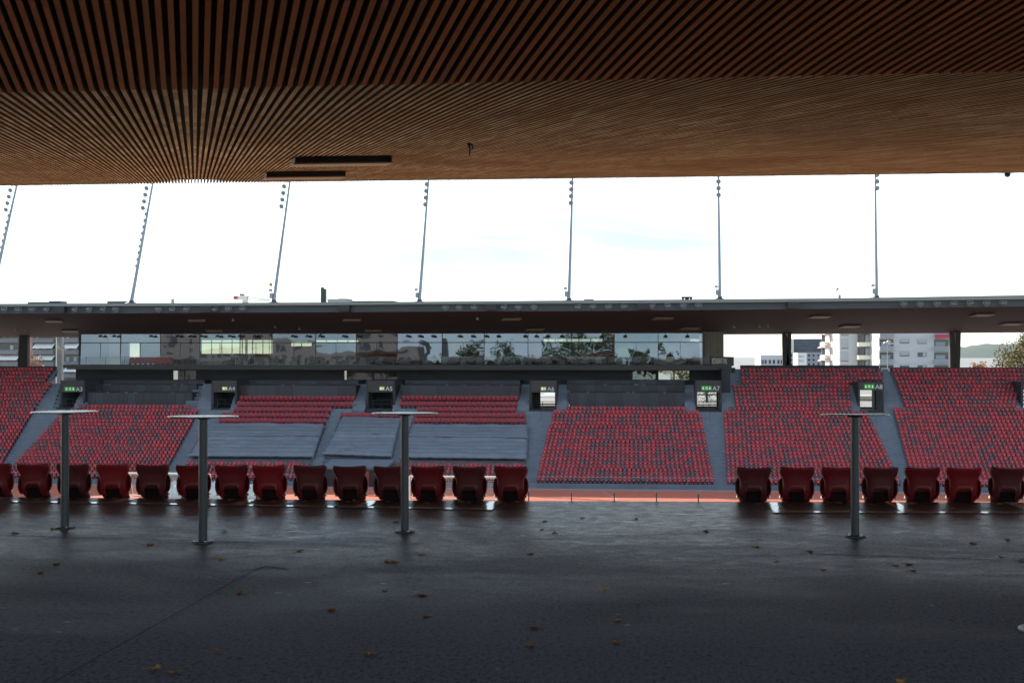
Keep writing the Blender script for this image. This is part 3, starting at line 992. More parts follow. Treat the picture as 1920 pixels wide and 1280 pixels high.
# ------------------------------------------------------------------ seats of the far stand
def seat_template():
    vs, fs, mi, sm = [], [], [], []
    def grid(rows, m):
        o = len(vs); nc = len(rows[0])
        for r in rows: vs.extend(r)
        for j in range(len(rows) - 1):
            for k in range(nc - 1):
                fs.append((o + j * nc + k, o + j * nc + k + 1, o + (j + 1) * nc + k + 1, o + (j + 1) * nc + k)); mi.append(m); sm.append(True)
    grid([[(hw * s, .10 + y - .075 * abs(s) ** 2, z) for s in (-1, -.45, .45, 1)] for z, hw, y in ((-.18, .155, 0), (.06, .16, .0), (.22, .205, .02), (.30, .20, .05), (.33, .15, .07))], 0)
    grid([[(hw * s, -.05 + y + .10 * abs(s) ** 2.2, z) for s in (-1, -.5, .5, 1)] for z, hw, y in ((-.16, .13, .07), (-.10, .18, .01), (.04, .195, -.02), (.13, .16, .01), (.16, .12, .05))], 0)
    o = len(vs)
    x0, x1, y0, y1, z0, z1 = -.05, .05, .02, .12, -.5, -.15
    vs.extend([(x0, y0, z0), (x1, y0, z0), (x1, y1, z0), (x0, y1, z0), (x0, y0, z1), (x1, y0, z1), (x1, y1, z1), (x0, y1, z1)])
    for f in [(0, 1, 5, 4), (1, 2, 6, 5), (2, 3, 7, 6), (3, 0, 4, 7)]:
        fs.append(tuple(o + k for k in f)); mi.append(1); sm.append(False)
    o = len(vs)
    for x, y, z in ((-.035, -.078, .035), (.035, -.078, .035), (.035, -.062, .105), (-.035, -.062, .105)): vs.append((x, y, z))
    fs.append((o, o + 1, o + 2, o + 3)); mi.append(2); sm.append(False)  # small pale quad painting the highlight on the folded seat
    return vs, fs, mi, sm
SV, SF, SM_, SS = seat_template()
SVn = np.array(SV)
SEATMATS = [M_FARRED, M_FARDEEP, M_FARBROWN, M_BRKT, M_GLINT]
def seat_mesh(name, col):
    me = bpy.data.meshes.new(name)
    me.from_pydata(SV, [], SF)
    for m in (SEATMATS[col], M_BRKT, M_GLINT): me.materials.append(m)
    me.polygons.foreach_set("material_index", SM_); me.polygons.foreach_set("use_smooth", SS)
    me.update(); return me
BLOCKS = {
    "B0": ([(686, -60), (861, -110), (905, -130)], [(686, 105), (718, 82), (721, 96), (772, 61), (861, 8), (905, -14)], 0, 31),
    "B1": ([(757, 162), (774, 122), (776, 115), (868, 29), (905, 0)], [(757, 359), (765, 357), (768, 372), (772, 371), (877, 314), (905, 301)], 0, 21),
    "B2": ([(861, 353), (905, 332)], [(861, 581), (905, 571)], 0, 5),
    "B4": ([(863, 746), (905, 728)], [(863, 986), (905, 986)], 0, 5),
    "B5": ([(757, 1059), (768, 1062), (770, 1041), (776, 1035), (798, 1032), (806, 1027), (905, 1004)], [(757, 1286), (768, 1284), (770, 1307), (778, 1315), (905, 1340)], 0, 21),
    "B6": ([(684, 1387), (719, 1391), (721, 1373), (766, 1380), (769, 1360), (774, 1356), (905, 1363)],
           [(684, 1647), (712, 1655), (714, 1608), (722, 1608), (724, 1592), (768, 1597), (770, 1624), (780, 1630), (877, 1676), (905, 1690)], 0, 31),
    "B7": ([(688, 1670), (767, 1699), (769, 1675), (877, 1704), (905, 1711)], [(688, 1990), (722, 1960), (724, 1911), (767, 1903), (769, 1925), (905, 1990)], 0, 31),
}
far = []        # (block, row, location, colour)
rs = random.Random(21)
def pick(): 
    r = rs.random()
    return 0 if r < .48 else (1 if r < .75 else 2)
for bn, (LE, RI, r0, r1) in BLOCKS.items():
    for i in range(r0, r1):
        px = (LE[0][1] + RI[0][1]) / 2
        py = rowpy(px, i)
        l, r = interp(py, LE), interp(py, RI)
        Y, Z = seat_y(i), seat_z(i)
        xl, xr = at_y(l, py, Y).x + .24, at_y(r, py, Y).x - .22
        n = max(1, int(round((xr - xl) / .472)))
        for k in range(n + 1):
            far.append((bn, i, (xl + (xr - xl) * k / n, Y, Z), pick()))
# wider rows of the middle blocks, with their own ledges
VIP = [("B2", [(748, 449, 665), (759, 444, 661), (769.5, 438, 621), (780, 416, 616), (790, 410, 612)]),
       ("B3", [(780, 638, 752)]),
       ("B4", [(748, 753, 972), (759, 749, 970), (769.5, 781, 968), (780, 779, 985), (790, 776, 985)])]
led = MB()
for bn, rws in VIP:
    for py, l, r in rws:
        i = row_at(l, py); Y, Z = seat_y(i), seat_z(i)
        xl, xr = at_y(l, py, Y).x + .25, at_y(r, py, Y).x - .25
        n = int(round((xr - xl) / .535))
        led.box(xl - .3, xr + .3, Y - .62, Y + .45, Z - 1.3, Z - .42)
        for k in range(n + 1):
            far.append((bn + "v", -1, (xl + (xr - xl) * k / n, Y, Z + .02), 3))
led.build("seat_ledge", M_STEP, stand)

indiv = {}
cand = [(s[1], n) for n, s in enumerate(far) if s[0] == "B5" and s[1] <= 6]
cand.sort()
take = set(n for _, n in cand[:278])
meshes = [seat_mesh("stadium_seat", k) for k in range(3)]
tone_far = ["bright red", "deep red", "dull maroon"]
for n in sorted(take):
    bn, i, loc, c = far[n]
    o = bpy.data.objects.new("stadium_seat", meshes[c]); COL.objects.link(o)
    o.location = loc
    tag(o, f"{tone_far[c]} tip-up seat in the {ordn[i]} row from the bottom below exits A6 and A7", "seat", f"{tone_far[c]} seats in the {ordn[i]} row below exits A6 and A7")
rest = [s for n, s in enumerate(far) if n not in take]
nv = len(SV)
big = np.concatenate([(SVn * (1.0 if s[3] < 3 else 1.22)) + np.array(s[2]) for s in rest])
fcs = []; mis = []; sms = []
for q, s in enumerate(rest):
    o = q * nv
    for f, m in zip(SF, SM_):
        fcs.append(tuple(o + k for k in f))
        if m == 0: mis.append((0, 1, 2, 1)[s[3]])
        else: mis.append(2 + m if s[3] < 3 or m == 1 else 1)
    sms.extend(SS)
me = bpy.data.meshes.new("stadium_seats")
me.from_pydata(big.tolist(), [], fcs)
for m in SEATMATS: me.materials.append(m)
me.polygons.foreach_set("material_index", mis); me.polygons.foreach_set("use_smooth", sms); me.update()
so = bpy.data.objects.new("stadium_seats", me); COL.objects.link(so)
tag(so, "mass of red and maroon seats filling the blocks of the far stand", "seats", None, "stuff")

# ------------------------------------------------------------------ grey covers over seat blocks
def tarp_mat():
    t = NT("grey_blue_cover_sheet")
    v = t.coord()
    n1 = t.noise(v, .5, 5.0); n2 = t.noise(v, 3.0, 4.0)
    col = t.mix(t.rng(n1, .3, .7, 0, 1), (0.140, 0.156, 0.186, 1), (0.172, 0.190, 0.220, 1))
    br = t.n("ShaderNodeTexBrick"); br.offset = 0.0
    br.inputs["Scale"].default_value = 1.0; br.inputs["Mortar Size"].default_value = .012
    br.inputs["Brick Width"].default_value = 1.85; br.inputs["Row Height"].default_value = 1.6
    sp = t.n("ShaderNodeSeparateXYZ"); t.l(v, sp.inputs[0]); cb = t.n("ShaderNodeCombineXYZ")
    t.l(sp.outputs[0], cb.inputs[0]); t.l(sp.outputs[1], cb.inputs[1]); t.l(cb.outputs[0], br.inputs["Vector"])
    col = t.mix(t.math('MULTIPLY', br.outputs["Fac"], .45), col, (0.26, 0.30, 0.36, 1))
    t.l(col, t.b.inputs["Base Color"])
    t.b.inputs["Roughness"].default_value = .42
    t.bump(t.math('ADD', n2, t.math('MULTIPLY', n1, .6)), .3, .06)
    return t.m
M_TARP = tarp_mat()
TARPS = [([(390, 796), (609, 797)], [(372, 821), (600, 820)], [(355, 856), (588, 857)], "grey cover sheet over seats below exit A4, left of the three"),
         ([(640, 785), (752, 787)], [(624, 818), (744, 816)], [(605, 852), (735, 857)], "narrow grey cover sheet over seats above the players' tunnel"),
         ([(772, 797), (991, 800)], [(763, 821), (990, 824)], [(750, 858), (988, 861)], "grey cover sheet over seats between exits A5 and A6")]
from mathutils import noise as mnoise
for top, mid, bot, lab in TARPS:
    e = empty("cover_sheet", on_slope(*mid[0]), lab, "cover", "covers over the middle seat blocks")
    for part, (ra, rb) in enumerate(((top, mid), (mid, bot))):
        rows = []
        n = 26; m = 64
        for j in range(n + 1):
            tt = j / n
            row = []
            for k in range(m + 1):
                s = k / m
                pa = (lerp(ra[0][0], ra[1][0], s), lerp(ra[0][1], ra[1][1], s)); pb = (lerp(rb[0][0], rb[1][0], s), lerp(rb[0][1], rb[1][1], s))
                sag = 0
                q = on_slope(lerp(pa[0], pb[0], tt), lerp(pa[1], pb[1], tt))
                r = row_at(lerp(pa[0], pb[0], tt), lerp(pa[1], pb[1], tt))
                up = .22 + .028 * math.cos(2 * math.pi * r) + .09 * mnoise.noise(Vector((q.x * .5, q.y * .9, part * 7.0))) + .05 * mnoise.noise(Vector((q.x * 1.7, q.y * 1.7, 3.0)))
                if part == 1 and tt < .08: up += .07
                edge = min(s, 1 - s) * 30
                if edge < 1: up -= .25 * (1 - edge) ** 2
                if tt > .93: up -= (tt - .93) * 3.0
                row.append((q.x, q.y, q.z + up))
            rows.append(row)
        MB().shell(rows, .012).build("sheet", M_TARP, e)
    # rolled hem
    hem = []
    for k in range(41):
        s = k / 40
        q = on_slope(lerp(bot[0][0], bot[1][0], s), lerp(bot[0][1], bot[1][1], s) - 1.2)
        hem.append(q + Vector((0, -.25, .10 + .04 * mnoise.noise(Vector((q.x * 1.3, 0, 0))))))
    MB().chain(hem, [.16 + .03 * math.sin(k * 1.7) for k in range(41)], 8).build("hem", M_TARP, e)
    hem = []
    for k in range(41):
        s = k / 40
        q = on_slope(lerp(mid[0][0], mid[1][0], s), lerp(mid[0][1], mid[1][1], s) - .5)
        hem.append(q + Vector((0, -.2, .27 + .05 * mnoise.noise(Vector((q.x * 1.1, 4, 0))))))
    MB().chain(hem, [.11 + .03 * math.sin(k * 2.3) for k in range(41)], 8).build("fold", M_TARP, e)

# players' tunnel below the middle block
a, b = on_slope(604, 868), on_slope(722, 868)
Yt = 136.6
tl, tr = at_y(606, 880, Yt).x, at_y(720, 880, Yt).x
tun = empty("players_tunnel", (tl, Yt, ZT), "players' tunnel mouth with a grey concrete roof slab below the covered seats", "tunnel")
zt_ = at_y(660, 876, Yt).z; zu = at_y(660, 861, Yt + 4.5).z
MB().hexa([(tl - .2, Yt, zt_ - .25), (tr + .2, Yt, zt_ - .25), (tr + .2, Yt + 5, zu - .3), (tl - .2, Yt + 5, zu - .3),
           (tl - .2, Yt, zt_), (tr + .2, Yt, zt_), (tr + .2, Yt + 5, zu), (tl - .2, Yt + 5, zu)]).build("roof_slab", M_CONC, tun)
MB().box(tl - .25, tl, Yt - .02, Yt + 4, ZT, zt_ - .25).box(tr, tr + .25, Yt - .02, Yt + 4, ZT, zt_ - .25).build("side_wall", M_CONC, tun)
MB().box(tl, tr, Yt - .85, Yt - .80, ZT, zt_ - .26).build("tunnel_shade_panel", M_WALLD, tun)  # flat black panel painting the shade inside the tunnel
xr_ = at_y(692, 900, Yt).x
MB().box(xr_ - .18, xr_ + .18, Yt - .95, Yt - .86, ZT, zt_ - .3).build("red_door_post", mat("tunnel_red", (.25, .04, .04), .5), tun)

# ------------------------------------------------------------------ press seats: dark stepped boards
PR = [("below exit A3 and A4", 164, 360, 160, 369, 172, 384, True), ("left of exit A5", 448, 667, 456, 669, 463, 672, False),
      ("between exits A5 and A6", 752, 974, 757, 974, 759, 975, False), ("between exits A6 and A7", 1068, 1284, 1064, 1284, 1063, 1284, True)]
for lab, l0, r0, l1, r1, l2, r2, three in PR:
    e = empty("press_desk", at_y((l0 + r0) / 2, 750, 155.2), f"stepped dark press desks {lab}", "press desk", "press desks above the seat blocks")
    steps = [(l0, r0, 736, 757, 155.0), (l1, r1, 721.5, 735.3, 157.6), (l2, r2, 713, 721, 159.8)] if three else [(l0, r0, 722.5, 745, 155.6), (l2, r2, 713, 722, 159.2)]
    for si, (l, r, pt, pb, Y) in enumerate(steps):
        a, b = at_y(l, pt, Y), at_y(r, pb, Y)
        m = MB(); n = 13
        for k in range(n):
            xa, xb = lerp(a.x, b.x, k / n), lerp(a.x, b.x, (k + 1) / n)
            m.box(xa + .01, xb - .01, Y + rs.uniform(0, .02), Y + .12, b.z - (1.3 if si == 0 else .3), a.z, rs.choice((0, 0, 1)))
        m.box(a.x + .1, b.x - .1, Y + .121, Y + .16, b.z - 1.3, a.z, 0)
        m.box(a.x, b.x, Y - .03, Y + 3.9, a.z + .002, a.z + .06, 0)
        m.box(a.x, a.x + .1, Y + .13, Y + 3.9, -4.2, a.z, 0); m.box(b.x - .1, b.x, Y + .13, Y + 3.9, -4.2, a.z, 0)
        m.build("board", [M_PANEL, M_PANEL2], e)
        if si < len(steps) - 1:
            lm = MB()
            for q in range(4):
                x = lerp(a.x, b.x, rs.uniform(.06, .95))
                lm.box(x - .13, x + .13, Y - .10, Y - .035, a.z + .02, a.z + .09)
                lm.tube((x, Y, a.z), (x, Y - .05, a.z + .06), .02, .02, 6)
            lm.build("desk_lamp", M_LENS, e)

# ------------------------------------------------------------------ restaurant block between the stand and its roof
YG, YSL = 169.0, 160.0
rest = empty("restaurant_building", at_y(740, 690, YG), "long glass fronted restaurant and lounge block under the far stadium roof", "building")
gx0, gx1 = at_y(151, 660, YG).x, at_y(1317, 660, YG).x
gz0, gz1 = .45, at_y(740, 625.5, YG).z
tilt = R(1.6)
def gpt(x, z, off=0.0):
    return Vector((x, YG + off - (gz1 - z) * -math.tan(tilt) - 0.0, z))
# floor slab, ceiling, back wall and end walls
sx0, sx1 = at_y(118, 686, YSL).x, at_y(1372, 686, YSL).x
s = MB()
s.box(sx0, sx1, YSL, YG + 10, at_y(740, 690, YSL).z, at_y(740, 684.2, YSL).z)
s.box(sx0 + .5, sx1, YSL + .02, YSL + .5, at_y(740, 693, YSL).z, at_y(740, 690, YSL).z - .01)
s.build("floor_slab", M_SLAB, rest)
recY = 163.8
s = MB()
wz0, wz1 = -2.6, at_y(740, 690, recY).z + .1
def wall_with_openings(mb, Y0, Y1, x0, x1, z0, z1, holes, m=0):
    xs = sorted({x0, x1, *[h[0] for h in holes], *[h[1] for h in holes]})
    for a, b in zip(xs, xs[1:]):
        zs = [(z0, z1)]
        for h in holes:
            if h[0] < b - 1e-6 and h[1] > a + 1e-6:
                nz = []
                for (p, q) in zs:
                    if h[2] > p: nz.append((p, min(q, h[2])))
                    if h[3] < q: nz.append((max(p, h[3]), q))
                zs = nz
        for (p, q) in zs:
            if q > p: mb.box(a, b, Y0, Y1, p, q, m)
LOW = [(324, 345.3), (346.3, 368), (645, 699), (701, 724), (725, 745), (1185.5, 1230), (1234, 1263.3), (1264.3, 1293)]
holes = []
for a, b in LOW:
    p, q = at_y(a, 712.5, recY), at_y(b, 693.8, recY)
    holes.append((p.x, q.x, p.z, q.z))
wall_with_openings(s, recY, recY + .25, sx0, sx1 + .5, wz0, wz1, holes)
s.box(sx1 + .25, sx1 + .5, YSL + 1, recY, wz0, wz1)
a, b = at_y(1353.5, 690, 157.2), at_y(1369, 690, 157.2)
s.box(a.x, b.x, 157.2, recY + 1, -4.4, at_y(1360, 690.5, 157.2).z)
s.build("lower_wall", M_WALLD, rest)
for k, h in enumerate(holes):
    fr = MB()
    for (a, b, c, d_) in ((h[0], h[1], h[2], h[2] + .06), (h[0], h[1], h[3] - .06, h[3]), (h[0], h[0] + .05, h[2] + .06, h[3] - .06), (h[1] - .05, h[1], h[2] + .06, h[3] - .06)):
        fr.box(a, b, recY + .03, recY + .12, c, d_)
    w = fr.build("window", M_BLACK, rest)
    MB().quad((h[0], recY + .06, h[2]), (h[1], recY + .06, h[2]), (h[1], recY + .06 + .03, h[3]), (h[0], recY + .06 + .03, h[3])).build("pane", M_GLASS3, w)
    if k < 6:
        MB().box(h[0] - .2, h[1] + .2, recY + 2.4, recY + 2.5, h[2] - .2, h[3] + .2).build("blind", mat("room_wall_%d" % (k % 3), [(.12, .11, .11), (.07, .08, .10), (.10, .09, .06)][k % 3], .8), w)

# glazed front
bays = [151, 226, 301, 375, 450, 510, 592, 668, 745, 829, 908, 990, 1071, 1152, 1234, 1317]
zm = at_y(740, 642, YG).z
for k, (a, b) in enumerate(zip(bays, bays[1:])):
    xa, xb = at_y(a, 660, YG).x, at_y(b, 660, YG).x
    w = MB()
    w.box(xa - .04, xa + .04, YG - .06, YG + .06, gz0, gz1)
    w.box(xa + .04, xb - .04, YG - .05, YG + .05, zm - .05, zm + .05)
    xm = (xa + xb) / 2
    w.box(xm - .025, xm + .025, YG - .04, YG + .04, gz0, zm - .05)
    fo = w.build("window_frame", M_BLACK, rest)
    dt = tilt + 1.8 * R([0, .12, -.1, .2, -.15, .05, .25, -.2, .1, -.05, .15, 0, -.12, .2, .05][k])
    yy = 1.8 * R([.1, -.15, .2, -.1, .25, -.2, .12, -.1, .2, -.22, .1, .05, -.1, .15, -.05][k])
    g = MB()
    for (z0, z1, e_) in ((gz0, zm, 0), (zm, gz1, .1)):
        o = []
        for x, z in ((xa, z0), (xb, z0), (xb, z1), (xa, z1)):
            o.append((x, YG + .02 + (z - zm) * math.tan(dt) * .999 + (x - xm) * math.tan(yy), z))
        g.quad(*o)
    g.build("glass_pane", M_GLASS, fo)
# interior
bY = YG + 9.5
op = [(377, 512, 636, 664), (545, 585, 640, 650), (592, 672, 636.5, 642), (240, 262, 641, 678), (1019, 1130, 634, 641.5), (1279, 1312, 634, 642), (452, 456, 636, 664)]
holes = []
for a, b, c, d_ in op[:6]:
    p, q = at_y(a, d_, bY), at_y(b, c, bY)
    holes.append((p.x, q.x, p.z, q.z))
s = MB()
wall_with_openings(s, bY, bY + .3, sx0, sx1, gz0 - .1, gz1 + .1, holes)
s.box(gx0 - .3, gx0, YG + .1, bY, gz0, gz1); s.box(gx1, gx1 + .3, YG + .1, bY, gz0, gz1)
s.build("back_wall", mat("lounge_wall", (.10, .09, .085), .8, var=.3, scale=.3), rest)
for k, h in enumerate(holes):
    fr = MB(); n = max(1, int((h[1] - h[0]) / 1.35))
    for q in range(n + 1):
        x = lerp(h[0], h[1], q / n); fr.box(x - .05, x + .05, bY + .05, bY + .15, h[2], h[3])
    fr.box(h[0], h[1], bY + .06, bY + .14, h[3] - .08, h[3]); fr.box(h[0], h[1], bY + .06, bY + .14, h[2], h[2] + .08)
    fr.build("rear_window", M_BLACK, rest)
s = MB()
rr_ = random.Random(5)
for a, b, c in ((278, 358, 641), (700, 745, 650), (790, 828, 642)):
    p, q = at_y(a, c, YG + 5), at_y(b, 670, YG + 5)
    s.box(p.x, q.x, YG + 5, YG + 6, gz0, p.z)
s.build("partition", M_WALLD, rest)
# timber end wall
a, b = at_y(1318.5, 690, YG + .4), at_y(1357, 690, YG + .4)
m = MB(); n = 11
for k in range(n):
    xa, xb = lerp(a.x, b.x, k / n), lerp(a.x, b.x, (k + 1) / n)
    m.box(xa + .012, xb - .012, YG + .4 - rs.uniform(0, .02), YG + .6, -.2, gz1 + .2)
m.box(a.x, b.x, YG + .45, YG + 9, -.2, gz1 + .2)
m.build("timber_wall", M_WOODW, rest)
p = at_y(1346, 658, YG + .3)
MB().box(p.x - .2, p.x + .2, YG + .28, YG + .36, p.z - .3, p.z + .3).build("wall_notice", mat("green_notice", (.08, .20, .03), .5), rest)
# balustrade
m = MB(); q = MB()
x = at_y(125, 676, YSL).x; xe = at_y(1330, 676, YSL).x
zb0, zb1 = at_y(740, 684, YSL).z, at_y(740, 668, YSL).z
while x < xe - .2:
    xn = min(x + 2.5, xe)
    m.quad((x + .03, YSL + .08, zb0), (xn - .03, YSL + .08, zb0), (xn - .03, YSL + .08, zb1), (x + .03, YSL + .08, zb1))
    q.box(x - .015, x + .015, YSL + .06, YSL + .10, zb0, zb1)
    x = xn
m.build("balustrade_glass", M_GLASS2, rest)
q.build("balustrade_post", M_STEEL, rest)

# things on the terrace and in the lounge
def lounge_chair(col):
    m = MB()
    m.box(-.3, .3, -.3, .25, .18, .45)
    m.box(-.3, .3, .25, .38, .18, .95)
    m.box(-.38, -.3, -.3, .38, .0, .62); m.box(.3, .38, -.3, .38, .0, .62)
    return local(m).build("lounge_chair", col)
M_RED = mat("lounge_red", (.35, .02, .025), .5)
M_GREYC = mat("lounge_grey", (.13, .125, .12), .6)
zs = at_y(740, 684.2, YSL).z
c0 = None
for k in range(8):
    px = 249 + k * 9.6
    c0_ = lounge_chair(M_RED) if c0 is None else c0.copy()
    if c0 is None: c0 = c0_
    else: COL.objects.link(c0_)
    c0_.location = (at_y(px, 680, YSL + 4).x, YSL + 4, zs); c0_.rotation_euler = (0, 0, math.pi + rr_.uniform(-.1, .1))
    tag(c0_, "red lounge chair in the row on the terrace before the glass", "chair", "red lounge chairs on the terrace")
c1 = None
for k in range(26):
    px = 420 + k * 32 + rr_.uniform(-8, 8)
    c = lounge_chair(M_GREYC) if c1 is None else c1.copy()
    if c1 is None: c1 = c
    else: COL.objects.link(c)
    c.location = (at_y(px, 680, YSL + 3.2).x, YSL + 2.5 + rr_.uniform(0, 3), zs); c.rotation_euler = (0, 0, rr_.uniform(0, 6.3))
    tag(c, "grey chair on the terrace in front of the restaurant glass", "chair", "grey chairs on the terrace")

# RESTAURANT sign on the corner
e = empty("restaurant_sign", at_y(1333, 688, YSL - .2), "dark sign with pale letters RESTAURANT OVAL on the terrace corner", "sign")
p0 = at_y(1333, 687, YSL - .1); p1 = at_y(1376, 689, YSL + 2.2)
zt0, zb_ = at_y(1333, 667.5, YSL).z, at_y(1333, 686, YSL).z
dirv = Vector((p1.x - p0.x, p1.y - p0.y, 0)); L = dirv.length; ang = math.atan2(dirv.y, dirv.x); dirv.normalize(); nv_ = Vector((dirv.y, -dirv.x, 0))
q0 = Vector((p0.x, p0.y, 0)); q1 = q0 + dirv * L
MB().hexa([(*(q0.xy), zb_), (*(q1.xy), zb_), (*((q1 - nv_ * .2).xy), zb_), (*((q0 - nv_ * .2).xy), zb_),
           (*(q0.xy), zt0), (*(q1.xy), zt0 - .1), (*((q1 - nv_ * .2).xy), zt0 - .1), (*((q0 - nv_ * .2).xy), zt0)]).build("board", M_BLACK, e)
tx = text("RESTAURANT OVAL", .62, (q0 + nv_ * .03 + dirv * .12).to_tuple(), "lettering", mat("sign_letter_cream", (.62, .56, .44), .5), e, ang)
tx.location.z = zb_ + .26
tx.scale = (.435, 1.55, 1)

# ------------------------------------------------------------------ the far roof
froof = empty("stadium_roof", (0, 0, 0), "far grandstand roof with pale edge, dark fascia and red-brown soffit", "roof")
ZTOP = 8.1
TOPY = [(-400, 571.5), (0, 569.3), (600, 566.7), (800, 565.2), (1180, 562.2), (1590, 558.8), (1920, 553.2), (2300, 546)]
STRY = [(-400, 576.5), (0, 574.6), (600, 572.2), (800, 570.2), (1180, 568.4), (1590, 565), (1920, 560.8), (2300, 554)]
BNDY = [(-400, 590), (0, 588), (600, 585.4), (800, 584), (1180, 582.6), (1590, 578.5), (1920, 574.4), (2300, 568)]
BAKY = [(-400, 635), (0, 632.6), (600, 629.3), (800, 628), (1180, 628), (1590, 625.8), (1920, 623.3), (2300, 620)]
YBK = 173.0
xs = list(range(-400, 2301, 50))
xs = [x for x in xs if x >= 0]
YLIP = 150.0
lip = [at_y(x, interp(x, TOPY), YLIP) for x in xs]
a_, b_, c_, d_2 = [], [], [], []
fa, fd, sf, tp = MB(), MB(), MB(), MB()
strip = [at_y(x, interp(x, STRY), l.y) for x, l in zip(xs, lip)]
band = [at_y(x, interp(x, BNDY), l.y + .5) for x, l in zip(xs, lip)]
back = [at_y(x, interp(x, BAKY), YBK) for x in xs]
# beyond the left edge of the picture the roof ring bends round the end of the field
l0, s0, b0 = lip[0], strip[0], band[0]
ring = [(-84, 148.5, -30, 178), (-92, 141, -108, 168), (-101, 129, -122, 152), (-107, 112, -130, 128), (-109, 92, -133, 96)]
exl = [Vector((a, b, l0.z)) for a, b, c, d_ in ring][::-1]
exs = [Vector((a, b, s0.z)) for a, b, c, d_ in ring][::-1]
exb = [Vector((a + (-.4 if k < 4 else 0), b + .3, b0.z)) for k, (a, b, c, d_) in enumerate(ring)][::-1]
exk = [Vector((-100 if k == 0 else c, 176 if k == 0 else d_, back[0].z)) for k, (a, b, c, d_) in enumerate(ring)][::-1]
lipx = list(zip(xs, [l.y for l in lip]))
lip, strip, band, back = exl + lip, exs + strip, exb + band, exk + back
for k in range(len(lip) - 1):
    fa.quad(strip[k], strip[k + 1], lip[k + 1], lip[k])
    fa.quad(strip[k] + Vector((0, .5, 0)), strip[k + 1] + Vector((0, .5, 0)), strip[k + 1], strip[k])
    fd.quad(band[k], band[k + 1], Vector((strip[k + 1].x, band[k + 1].y, strip[k + 1].z)), Vector((strip[k].x, band[k].y, strip[k].z)))
    tp.quad(lip[k], lip[k + 1], Vector((back[k + 1].x, back[k + 1].y + 3, ZTOP + .05)), Vector((back[k].x, back[k].y + 3, ZTOP + .05)))
    tp.quad(back[k], back[k + 1], Vector((back[k + 1].x, back[k + 1].y + 3, ZTOP + .05)), Vector((back[k].x, back[k].y + 3, ZTOP + .05)))
NS = 14
rows = [[b.lerp(c, j / NS) for b, c in zip(band, back)] for j in range(NS + 1)]
sf.grid(rows, 0, False)
fa.build("roof_edge", M_FASC, froof); fd.build("fascia", M_FASD, froof)
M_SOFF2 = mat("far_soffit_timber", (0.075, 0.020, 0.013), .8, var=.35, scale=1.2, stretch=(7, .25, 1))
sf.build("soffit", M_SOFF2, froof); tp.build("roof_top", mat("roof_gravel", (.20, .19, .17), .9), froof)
def far_soffit(px, py):
    best = None
    for j in range(200):
        t_ = j / 199
        for_b = at_y(px, interp(px, BNDY), YLIP + .5)
        for_k = at_y(px, interp(px, BAKY), YBK)
        q = for_b.lerp(for_k, t_)
        e_ = abs(proj(q)[1] - py)
        if best is None or e_ < best[0]: best = (e_, q)
    return best[1]
# leaning columns, in pairs
for pair in (((1467, 1474.5, 1468, 1483.5), (1477, 1484, 1474, 1483)), ((1781, 1790, 1782, 1793), (1793, 1802, 1790, 1799)), ((37, 52, 31, 51),)):
    for (tl_, tr_, bl_, br_) in pair:
        Y = 171.0
        A, B_, C_, D_ = at_y(bl_, 690, Y), at_y(br_, 690, Y), at_y(tr_, 622, Y), at_y(tl_, 622, Y)
        w = Vector((0, .7, 0))
        A.z = B_.z = -2.0
        C_.z += .3; D_.z += .3
        MB().hexa([A, B_, B_ + w, A + w, D_, C_, C_ + w, D_ + w]).build("column", M_CORT, froof)
# panels hanging under the far soffit
i = 0
for px, py, row in [(105, 600, 0), (372, 598.5, 0), (663, 597.5, 0), (962, 596, 0), (1246, 594.5, 0), (1540, 591.5, 0), (1845, 588, 0),
                    (135, 618.5, 1), (405, 618, 1), (703, 617.3, 1), (1007, 615.5, 1), (1297, 613.5, 1), (1597, 609.5, 1), (1900, 605, 1)]:
    c = far_soffit(px, py)
    e = empty("heating_panel", c, f"pale brown heating panel under the far soffit, {ordn[i % 7]} from the left in the {'front' if row == 0 else 'rear'} line", "heating panel", "heating panels under the far roof")
    hw, dp = 1.06, 1.5
    dn = .25
    P = [(-hw, -dp / 2), (hw, -dp / 2), (hw - .45, dp / 2), (-hw - .45, dp / 2)]
    bt = [(c.x + x, c.y + y, c.z - dn - .09 * y) for x, y in P]; tpv = [(c.x + x, c.y + y, c.z - .05 - .09 * y) for x, y in P]
    MB().hexa(bt + [(x, y, z + .06) for x, y, z in bt]).build("radiant_plate", M_HEAT, e)
    MB().hexa([(x, y, z + .062) for x, y, z in bt] + tpv).build("housing", M_HEATD, e)
    i += 1
